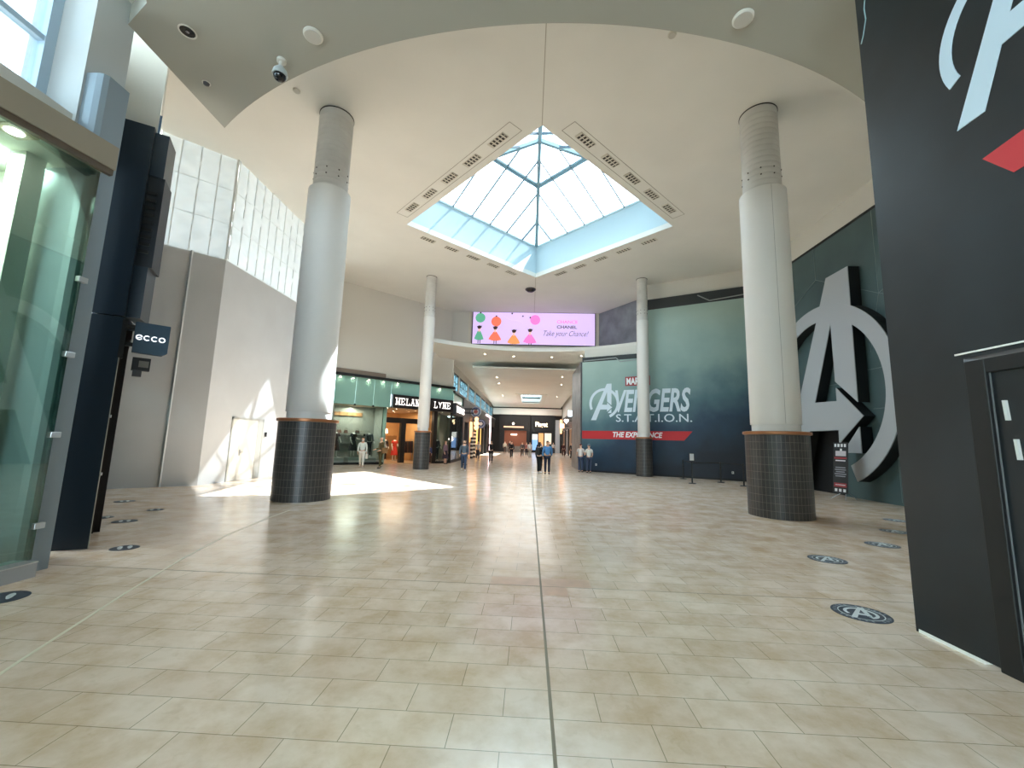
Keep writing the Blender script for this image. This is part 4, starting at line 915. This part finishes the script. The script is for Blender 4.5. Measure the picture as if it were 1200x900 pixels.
for u, v in ((3.7, .5), (4.4, .7), (5.1, .5), (5.9, .7), (6.6, .5), (4.1, 2.2), (5.0, 2.4), (6.2, 2.2), (4.6, 3.8), (5.9, 3.9), (7.6, .5), (8.1, .6)):
    p_ = bpt(u, v); q = thing('ceiling_spot', 'tiny lit ceiling spot inside the boutique entrance' if u < 7 else 'tiny lit spot in the boutique corner window ceiling', 'downlight', (p_[0], p_[1], 3.7), brz, 'boutique ceiling spots')
    obj('trim', ring_mb(.05, .075, -.015, 0, 16), BLACK, q); obj('lamp', disc(.055, -.012, -.002, 12), LAMP, q); bi += 1
for k, u in enumerate((.15, .95, 1.95, 2.95, 3.95, 6.0, 7.3)):
    p_ = bpt(u, -.16); q = thing('fascia_spot', 'small lit spot over the teal fascia, %s from the left' % (pos_names + ['sixth', 'seventh'])[k], 'spotlight', (p_[0], p_[1], 5.45), brz, 'spots over the teal fascia')
    obj('can', MB().lathe([(.05, 0), (.05, -.12), (.04, -.125)], 14), STEEL, q, True); obj('lamp', disc(.045, -.135, -.125, 14), LAMP, q)
hb_ = bpt(.5, 1.55); q = thing('wall_board', 'pale wooden header board on the display window\'s back wall', 'board', (hb_[0], hb_[1], 3.05), brz)
obj('board', MB().box(.05, 1.85, -.05, 0, 0, .24), WOOD, q, bevel=.01); obj('end_cap', MB().box(.0, .05, -.055, 0, -.01, .25).box(1.85, 1.9, -.055, 0, -.01, .25), mat('warm_wood_dark', (130, 92, 56), .5), q)
for k, z_ in enumerate((1.9, 1.3)):
    p_ = bpt(.6, 1.55); q = thing('wall_shelf', 'thin wall shelf behind the window mannequins, %s one' % ('upper' if k == 0 else 'lower'), 'shelf', (p_[0], p_[1], z_), brz)
    obj('board', MB().box(0, 2.3, -.3, 0, 0, .03), mat('shelf_grey', (130, 126, 116), .6), q)
    for xx in (.2, 2.0): obj('bracket', MB().box(xx, xx + .03, -.25, 0, -.12, 0), BLACK, q)
for k, (u, c_, w_) in enumerate(((.9, (110, 70, 50), .3), (1.35, (90, 60, 46), .26), (2.1, (60, 50, 46), .3))):
    p_ = bpt(u, 1.4); q = thing('handbag', '%s leather handbag on the upper shelf in the display window' % ('large tan', 'small brown', 'near black')[k], 'bag', (p_[0], p_[1], 1.93), brz, 'handbags on the window shelf')
    obj('body', MB().hexa([(-w_ / 2, -.06, 0), (w_ / 2, -.06, 0), (w_ / 2, .06, 0), (-w_ / 2, .06, 0), (-w_ * .4, -.03, .2), (w_ * .4, -.03, .2), (w_ * .4, .03, .2), (-w_ * .4, .03, .2)]), mat('leather_%d' % k, c_, .5), q, bevel=.01)
    obj('strap', MB().tube([(-.07, 0, .2), (-.06, 0, .3), (.06, 0, .3), (.07, 0, .2)], .008, 6), mat('leather_%d' % k, c_, .5), q)
# mannequins
def mann(label, u, v, z, face, top, bottom=None, skirt=None, headless=True, sleeves=0, arms=(.1, .1), elbows=(.2, .5), w=None):
    p_ = bpt(u, v)
    q = thing('mannequin', label, 'mannequin', (p_[0], p_[1], z), brz + R(face), 'shop mannequins')
    figure(q, h=1.78, skin_c='mann', top=top, bottom=bottom or (40, 40, 44), skirt=skirt, hair=None, headless=headless, sleeves=sleeves, arms=arms, elbows=elbows, shoes=(200, 196, 188))
def plinth(label, u, v, w_, d_, h_):
    p_ = bpt(u, v); q = thing('plinth', label, 'plinth', (p_[0], p_[1], .12), brz)
    obj('box', MB().box(-w_ / 2, w_ / 2, -d_ / 2, d_ / 2, 0, h_ - .02), mat('plinth_pale', (196, 206, 202), .5), q); obj('top', MB().box(-w_ / 2 - .01, w_ / 2 + .01, -d_ / 2 - .01, d_ / 2 + .01, h_ - .02, h_), mat('plinth_top', (210, 216, 212), .4), q)
plinth('pale plinth under the patterned dress mannequin', .45, .6, .9, .7, .3); plinth('pale plinth under the black dress mannequin', 1.55, .6, .7, .7, .3); plinth('pale plinth under the grey outfit mannequin', 2.6, .6, .8, .7, .3)
mann('mannequin in dark patterned dress at the window\'s left end', .45, .6, .42, 0, (74, 44, 46), skirt=(66, 42, 44))
mann('white armed mannequin in black dress at the window middle', 1.55, .6, .42, 15, (40, 42, 44), skirt=(36, 38, 40), elbows=(.3, .9))
mann('mannequin in grey patterned outfit at the window\'s right end', 2.6, .6, .42, 0, (84, 88, 92), bottom=(52, 54, 58), sleeves=1)
mann('mannequin in white shirt just inside the boutique entrance', 4.0, 1.6, .012, 10, (214, 214, 212), bottom=(36, 36, 42), sleeves=1, headless=False)
mann('mannequin in red dress deep in the boutique, under the lamp', 5.75, 3.2, .012, 0, (196, 60, 44), skirt=(190, 48, 38))
mann('mannequin in black beside the red dress one', 5.05, 3.4, .012, -10, (30, 28, 30), bottom=(28, 26, 28), sleeves=1)
mann('mannequin in dark coat in the right hand window', 7.75, .6, .12, 0, (38, 38, 42), bottom=(40, 40, 44), sleeves=1)
p_ = bpt(5.75, 4.9); q = thing('table_lamp', 'glowing lamp on a wooden cabinet at the back of the boutique', 'lamp', (p_[0], p_[1], 1.95), brz)
obj('shade', MB().lathe([(.2, .12), (.14, .45)], 20), mat('lamp_shade', (255, 214, 170), .6, emit=3), q, True); obj('base', MB().lathe([(.09, 0), (.09, .02), (.02, .05), (.02, .2)], 16), STEEL, q, True)
q = thing('cabinet', 'tall warm wooden cabinet at the back of the boutique', 'cabinet', (p_[0], p_[1], .012), brz)
obj('carcass', MB().box(-.9, .9, -.25, .3, 0, 1.93), WOOD, q)
for s in (-1, 1):
    d_ = obj('door', MB().box(min(s * .02, s * .86), max(s * .02, s * .86), -.27, -.25, .08, 1.86), mat('warm_wood_dark', (130, 92, 56), .5), q); obj('handle', MB().box(s * .1 - .01, s * .1 + .01, -.3, -.27, .9, 1.05), STEEL, d_)
for k, (u, v, w_) in enumerate(((4.1, 4.6, 1.2), (6.8, 3.2, .8))):
    p_ = bpt(u, v); q = thing('clothes_rail', 'clothes rail of dark garments %s the boutique' % ('at the back left of' if k == 0 else 'on the right inside'), 'clothes rail', (p_[0], p_[1], .012), brz)
    for s in (-1, 1): obj('upright', MB().tube([(s * w_ / 2, 0, 0), (s * w_ / 2, 0, 1.6)], .015, 8).box(s * w_ / 2 - .02, s * w_ / 2 + .02, -.22, .22, 0, .02), STEEL, q)
    obj('rail', MB().tube([(-w_ / 2, 0, 1.6), (w_ / 2, 0, 1.6)], .015, 8), STEEL, q)
    for j in range(int(w_ / .13)):
        xx = -w_ / 2 + .09 + j * .13; c_ = [(60, 30, 30), (34, 32, 36), (90, 60, 44), (44, 40, 40)][j % 4]
        obj('garment', MB().hexa([(xx - .03, -.24, .6), (xx + .03, -.24, .6), (xx + .03, .24, .6), (xx - .03, .24, .6), (xx - .015, -.19, 1.5), (xx + .015, -.19, 1.5), (xx + .015, .19, 1.5), (xx - .015, .19, 1.5)]), mat('cloth_%d_%d_%d' % c_, c_, .85), q)
# boutique return along the hall
HA = (-5.95, 30.8)
def hpt(x_, y_=0): return (HA[0] - y_, HA[1] + x_)
br_ = thing('boutique_storefront', 'boutique side front along the hall with its white lit sign', 'shop front', (HA[0], HA[1], 0), pi / 2)
obj('fascia_glass', MB().box(.1, 4.6, -.03, 0, 4.45, 5.2), TEAL, br_); obj('top_rail', MB().box(-.05, 4.8, -.2, .05, 5.2, 5.33), BLACK, br_)
obj('sign_box', MB().box(.3, 4.3, -.25, .05, 3.6, 4.45), mat('sign_black', (32, 26, 28), .4), br_)
x_ = .55
for ch in word:
    if ch != ' ': slab(ch, x_, 3.8, .24, .42, -.256, SGN, br_, .05)
    x_ += .3
obj('window_pane', MB().box(.05, 4.5, -.02, -.01, .2, 3.6), SHOPG, br_); obj('window_base', MB().box(.0, 4.6, -.05, .4, 0, .2), BLACK, br_)
obj('post', MB().box(4.5, 4.75, -.12, .1, 0, 5.2), BLACK, br_); obj('post', MB().box(2.2, 2.26, -.04, .05, .2, 3.6), BLACK, br_)
obj('blade_bracket', MB().box(4.6, 4.68, -1.3, -.1, 4.3, 4.4).box(4.6, 4.68, -1.0, -.1, 3.95, 4.05), BLACK, br_)
p_ = hpt(2.0, .9); 
struct('wall_left.016', MB().box(-7.3, -7.2, 31.5, 35.6, 0, 3.8).box(-7.2, -5.95, 35.5, 35.6, 0, 3.6), mat('window_back_olive', (120, 118, 100), .7))
struct('ceiling.008', MB().box(-7.3, -5.96, 31.2, 35.6, 3.7, 3.8), mat('boutique_ceiling', (196, 176, 150), .7))
bstruct('wall_left.019', MB().box(7.24, 7.3, .3, 5.9, 0, 3.7), mat('boutique_wall_warm', (196, 156, 106), .7))
q = thing('globe_lamp', 'bright pinkish globe lamp glowing inside the boutique side window', 'lamp', (-6.45, 33.6, 0), 0)
obj('stand', MB().lathe([(.15, 0), (.15, .02), (.015, .04), (.015, 1.55)], 16), STEEL, q, True); obj('globe', MB().ball((0, 0, 1.75), .2, n=16), mat('pink_globe', (255, 220, 214), .5, emit=6), q, True)
# ------------------------------------------------------------------ further left shops along the hall
s2 = thing('stone_storefront', 'grey stone shop front with dark recess next to the boutique side front', 'shop front', (HA[0], HA[1] + 4.9, 0), pi / 2)
STN = mat('grey_stone', (66, 66, 70), .5, noise=.12, nscale=1.5)
obj('stone_panel', MB().box(0, 3.4, -.1, .3, 3.3, 5.28), STN, s2); obj('stone_pier', MB().box(0, .7, -.1, .3, 0, 3.3), STN, s2); obj('stone_pier', MB().box(2.9, 3.4, -.1, .3, 0, 3.3), STN, s2)
obj('dark_recess', MB().box(.7, 2.9, .25, .3, 0, 3.3), DARK, s2); obj('poster', MB().box(1.2, 2.4, .2, .25, 1.0, 2.8), mat('poster_pink', (170, 140, 134), .5), s2); obj('shelf_stack', MB().box(.8, 1.1, .0, .25, .9, .95).box(.8, 1.1, .0, .25, 1.4, 1.45).box(.8, 1.1, .0, .25, 1.9, 1.95), mat('shelf_grey', (130, 126, 116), .6), s2)
s3 = thing('barber_storefront', 'black shop front with two striped poles and gold lit posters along the hall', 'shop front', (HA[0], HA[1] + 8.4, 0), pi / 2)
obj('fascia', MB().box(0, 9, -.1, .3, 3.6, 5.28), BLACK, s3); obj('back', MB().box(0, 9, .9, 1.0, 0, 3.6), mat('barber_back_warm', (150, 110, 78), .6), s3)
obj('pier', MB().box(0, .4, -.1, .3, 0, 3.6), BLACK, s3); obj('pier', MB().box(8.6, 9, -.1, .3, 0, 3.6), BLACK, s3)
obj('gold_panel', MB().box(5.4, 7.6, -.02, .05, .3, 3.3), mat('gold_panel_lit', (232, 176, 96), .4, emit=.5), s3); obj('warm_panel', MB().box(1.2, 2.9, -.02, .05, 1.9, 3.5), mat('warm_panel_lit', (240, 190, 140), .4, emit=.5), s3); obj('pink_display', MB().box(2.4, 5.0, .1, .2, .3, 1.5), mat('display_pink', (190, 158, 152), .6), s3)
def pole(label, x_, h):
    p_ = hpt(x_, -.35); q = thing('striped_pole', label, 'striped pole', (p_[0], p_[1], 0))
    for k in range(int(h / .18)): obj('band', MB().lathe([(.14, k * .18), (.14, k * .18 + .18)], 18), [mat('band_black', (26, 24, 26), .4), mat('band_white', (226, 222, 214), .4)][k % 2], q, True)
pole('nearer black and white striped pole by the hall shops', 8.9, 1.98); pole('taller black and white striped pole farther along the hall shops', 10.9, 2.7)
def round_sign(label, x_, z_, r, c1, c2, c3):
    p_ = hpt(x_, -.1); q = thing('round_sign', label, 'sign', (p_[0], p_[1], z_), 0)
    obj('disc', MB().lathe([(r, -.05), (r, .05)], 32, (.55, 0, 0), axis='y'), mat('cloth_%d_%d_%d' % c1, c1, .5), q); obj('face_ring', MB().arc((.55, 0), r * .62, r * .85, 0, 360, -.056, -.05, 32), mat('cloth_%d_%d_%d' % c2, c2, .5), q)
    obj('motif', MB().xz([(.55 - r * .4, -r * .15), (.55 + r * .05, -r * .4), (.55 + r * .42, .0), (.55 + r * .1, r * .4), (.55 - r * .35, r * .25)], -.057, -.05), mat('cloth_%d_%d_%d' % c3, c3, .5), q)
    obj('bracket', MB().box(0, .55 - r, -.02, .02, -.02, .02), BLACK, q)
round_sign('round white and blue hanging sign, the nearer one over the hall shops', 8.7, 4.4, .5, (196, 200, 206), (84, 100, 150), (170, 84, 80)); round_sign('round dark blue hanging sign, the farther one over the hall shops', 13.2, 3.45, .5, (40, 56, 96), (120, 140, 180), (214, 214, 214))
q = thing('hanging_lantern', 'warm orange lit lantern between the two round signs', 'lantern', (hpt(10.6, -.5)[0], hpt(10.6, -.5)[1], 2.95))
for k, (z_, r_) in enumerate(((0, .22), (.42, .26), (.85, .2))): obj('globe', MB().ball((0, 0, z_), r_, n=14), mat('lantern_orange', (250, 170, 110), .5, emit=1.2), q, True)
obj('rod', MB().tube([(0, 0, 1.0), (0, 0, 1.7), (-.45, 0, 1.7)], .02, 6), BLACK, q)
s4 = thing('neon_storefront', 'dark shop front outlined by a glowing pinkish white frame, far along on the left', 'shop front', (HA[0], HA[1] + 17.6, 0), pi / 2)
obj('fascia', MB().box(0, 21, -.05, .3, 3.9, 5.28), BLACK, s4); obj('back', MB().box(0, 21, .5, .6, 0, 3.9), mat('dark_brown_shop', (56, 44, 40), .6), s4)
NEON = mat('neon_pink_white', (255, 222, 226), .5, emit=2.2)
obj('glow_frame', MB().box(11.5, 12.0, -.2, -.1, 0, 5.1).box(6, 12, -.2, -.1, 4.95, 5.15), NEON, s4)
for x_ in (0, 4, 8): obj('pier', MB().box(x_, x_ + .5, -.05, .3, 0, 3.9), BLACK, s4)
obj('lit_window', MB().box(1, 3.4, .2, .3, .4, 3.2), mat('gold_panel_lit', (232, 176, 96), .4, emit=.5), s4)
# ------------------------------------------------------------------ right hand hall shops
s5 = thing('dark_shop_row', 'row of dark shop fronts with small lit signs along the hall\'s right wall', 'shop front', (5.3, 68, 0), -pi / 2)
obj('fascia', MB().box(0, 36, -.05, .0, 3.6, 5.6), mat('dark_fascia', (40, 40, 44), .5), s5)
for x_ in (0, 5, 10, 15, 20, 25, 30): obj('pier', MB().box(x_, x_ + .6, -.15, .0, 0, 3.6), BLACK, s5)
for x_, c_ in ((.8, (120, 80, 54)), (5.8, (90, 90, 96)), (10.8, (140, 96, 60)), (15.8, (70, 60, 58)), (20.8, (60, 66, 80)), (25.8, (70, 60, 58))): obj('shop_window', MB().box(x_, x_ + 3.9, -.03, 0, .2, 3.5), mat('shopwin_%d_%d_%d' % c_, c_, .4), s5)
for k, (y_, z_, c_) in enumerate(((52, 4.4, (255, 240, 230)), (58, 4.0, (255, 170, 130)), (46, 4.9, (206, 226, 240)))):
    q = thing('lit_blade_sign', '%s lit blade sign on the hall\'s right side' % ('white heart shaped', 'small orange', 'pale blue')[k], 'sign', (5.15, y_, z_), 0, 'lit blade signs on the right')
    if k == 0: obj('panel', MB().xz([(-.75 + .3 * (16 * sin(a) ** 3) / 17, .3 * (13 * cos(a) - 5 * cos(2 * a) - 2 * cos(3 * a) - cos(4 * a)) / 15) for a in [2 * pi * i / 30 for i in range(30)]], -.05, .05), mat('blade_%d' % k, c_, .5, emit=2), q)
    else: obj('panel', MB().box(-1.1, -.5, -.05, .05, -.3, .35), mat('blade_%d' % k, c_, .5, emit=1.2), q, bevel=.02)
    obj('bracket', MB().box(-.5, .1, -.02, .02, -.03, .03), BLACK, q)
# ------------------------------------------------------------------ end of the hall
e1 = thing('end_storefront', 'dark shop front with thin warm lettering, left one closing the hall', 'shop front', (-5.2, 69.6, 0), 0)
obj('fascia', MB().box(0, 5.2, -.1, .3, 3.5, 6.15), mat('far_dark_facade', (34, 32, 32), .6), e1); obj('interior', MB().box(0, 5.2, .3, .4, 0, 3.5), mat('end_interior_warm', (120, 70, 50), .6, emit=.15), e1)
obj('pier', MB().box(0, .9, -.1, .3, 0, 3.5), BLACK, e1); obj('pier', MB().box(4.6, 5.2, -.1, .3, 0, 3.5), BLACK, e1)
obj('emblem', MB().ball((2.35, -.12, 4.65), .2, 1, .3, 1, 12), mat('lit_warm_white', (255, 236, 214), .5, emit=1.5), e1, True)
obj('lettering_bar', MB().box(.75, 4.1, -.12, -.1, 3.98, 4.22), mat('lit_rose', (214, 160, 130), .5, emit=.5), e1)
obj('counter', MB().box(1.1, 4.4, -.3, .2, 0, .95), mat('counter_grey', (120, 116, 112), .5), e1); obj('menu_light', MB().box(2.0, 3.0, .1, .2, 2.75, 2.95), mat('lit_warm_white', (255, 236, 214), .5, emit=1.5), e1)
e2 = thing('end_storefront', 'black shop front with cream lit name and blue poster, right one closing the hall', 'shop front', (.1, 69.6, 0), 0)
obj('fascia', MB().box(0, 4.0, -.15, .3, 3.3, 6.1), mat('end_black', (20, 20, 22), .5), e2)
text('Piaget', 1.4, mat('lit_cream', (255, 226, 176), .5, emit=1.3), e2, x=.75, y=-.17, z=4.0, width=2.0, height=1.05, bold=.03)
obj('poster', MB().box(.25, 1.15, -.05, .0, .4, 3.0), mat('poster_blue', (110, 150, 204), .5, emit=.4), e2); obj('poster_top', MB().box(.25, 1.15, -.055, -.05, 2.1, 3.0), mat('poster_pale', (206, 212, 210), .5, emit=.4), e2)
obj('doorway', MB().box(1.3, 2.1, .1, .2, 0, 3.2), mat('doorway_warm', (190, 140, 90), .5, emit=.4), e2); obj('window', MB().box(2.3, 3.4, -.02, .05, .5, 3.2), mat('window_pale_lit', (206, 190, 170), .5, emit=.4), e2); obj('pier', MB().box(3.45, 4.0, -.15, .3, 0, 3.3), BLACK, e2); obj('pier', MB().box(0, .2, -.15, .3, 0, 3.3), BLACK, e2)
e3 = thing('side_passage', 'pale side passage with a glowing orange edge at the hall\'s far right end', 'passage', (4.15, 69.4, 0), 0)
obj('pale_wall', MB().box(0, .75, 0, .2, 0, 5.4), mat('passage_pale', (176, 186, 196), .6), e3); obj('orange_strip', MB().box(.78, 1.05, -.1, .1, 3.2, 5.5), mat('orange_lit', (255, 190, 130), .5, emit=.8), e3); obj('dark_pier', MB().box(.78, 1.05, -.1, .1, 0, 3.2), BLACK, e3)
# ------------------------------------------------------------------ shop and hall lamps, plus an added display case fill
def alight(name, loc, e, size, c, sy=None):
    l = bpy.data.lights.new(name, 'AREA'); o = bpy.data.objects.new(name, l); col.objects.link(o); o.location = loc; l.energy = e; l.size = size; l.color = c
    if sy: l.shape = 'RECTANGLE'; l.size_y = sy
p_ = bpt(5.2, 2.6); alight('boutique_lamp', (p_[0], p_[1], 3.6), 48, 2.5, (1, .78, .52))
p_ = bpt(1.6, .8); alight('boutique_window_lamp', (p_[0], p_[1], 3.6), 34, 1.2, (1, .94, .84))
p_ = bpt(7.9, .8); alight('boutique_corner_lamp', (p_[0], p_[1], 3.6), 8, .6, (1, .92, .8))
alight('display_case_fill', (-6.8, 2.3, 5.05), 105, .5, (1, .95, .88), 5)  # added fill panel brightening the case, besides its own small downlight
alight('barber_lamp', (-6.4, 43.6, 3.5), 25, .5, (1, .85, .65), 7)
alight('hall_lamp', (-.8, 41, 7.3), 150, 6, (1, .97, .93), 15)
alight('hall_end_lamp', (-.8, 65, 7.3), 140, 7, (1, .95, .88), 7)
# ------------------------------------------------------------------ camera, light, world
cam = bpy.data.cameras.new('camera'); co = bpy.data.objects.new('camera', cam); col.objects.link(co)
cam.sensor_width = 36; cam.sensor_fit = 'HORIZONTAL'; cam.lens = 36 * 487.246 / 1200; cam.clip_start = .05; cam.clip_end = 400
pit, rol, yaw = .1372, .0290, -.0443
fw = Vector((sin(yaw) * cos(pit), cos(yaw) * cos(pit), sin(pit))); rt = Vector((cos(yaw), -sin(yaw), 0)); up = rt.cross(fw)
r2 = rt * cos(rol) + up * sin(rol); u2 = -rt * sin(rol) + up * cos(rol)
co.matrix_world = Matrix(((r2.x, u2.x, -fw.x, -.1803), (r2.y, u2.y, -fw.y, 0), (r2.z, u2.z, -fw.z, 1.7), (0, 0, 0, 1)))
scene.camera = co
def light(name, kind, loc, energy, color=(1, 1, 1), rot=None, aim=None, size=None, sy=None, spread=None):
    l = bpy.data.lights.new(name, kind); o = bpy.data.objects.new(name, l); col.objects.link(o); o.location = loc; l.energy = energy; l.color = color
    if aim: o.rotation_euler = Vector(aim).to_track_quat('-Z', 'Y').to_euler()
    if rot: o.rotation_euler = rot
    if kind == 'AREA':
        l.size = size
        if sy: l.shape = 'RECTANGLE'; l.size_y = sy
        if spread: l.spread = spread
    elif size: l.shadow_soft_size = size
    return o
sun = light('sun', 'SUN', (10, 20, 30), 9, (.93, .97, .98), aim=(-7.42, -2.0, -11.4)); sun.data.angle = R(.55)
w = bpy.data.worlds.new('world'); scene.world = w; w.use_nodes = True
bg = w.node_tree.nodes['Background']; bg.inputs['Color'].default_value = (.72, .90, 1, 1); bg.inputs['Strength'].default_value = 3.4
p = light('skylight_portal', 'AREA', (0, CY, HC + .02), 0, size=HD * math.sqrt(2), rot=(0, 0, pi / 4)); p.data.cycles.is_portal = True
scene.view_settings.view_transform = 'Standard'; scene.view_settings.look = 'None'; scene.view_settings.gamma = 1; scene.view_settings.use_curve_mapping = False
scene.view_settings.exposure = 1.86
scene.cycles.max_bounces = 10; scene.cycles.diffuse_bounces = 7; scene.cycles.glossy_bounces = 4; scene.cycles.transparent_max_bounces = 12
scene.cycles.use_denoising = True; scene.cycles.sample_clamp_indirect = 12; scene.cycles.caustics_reflective = False
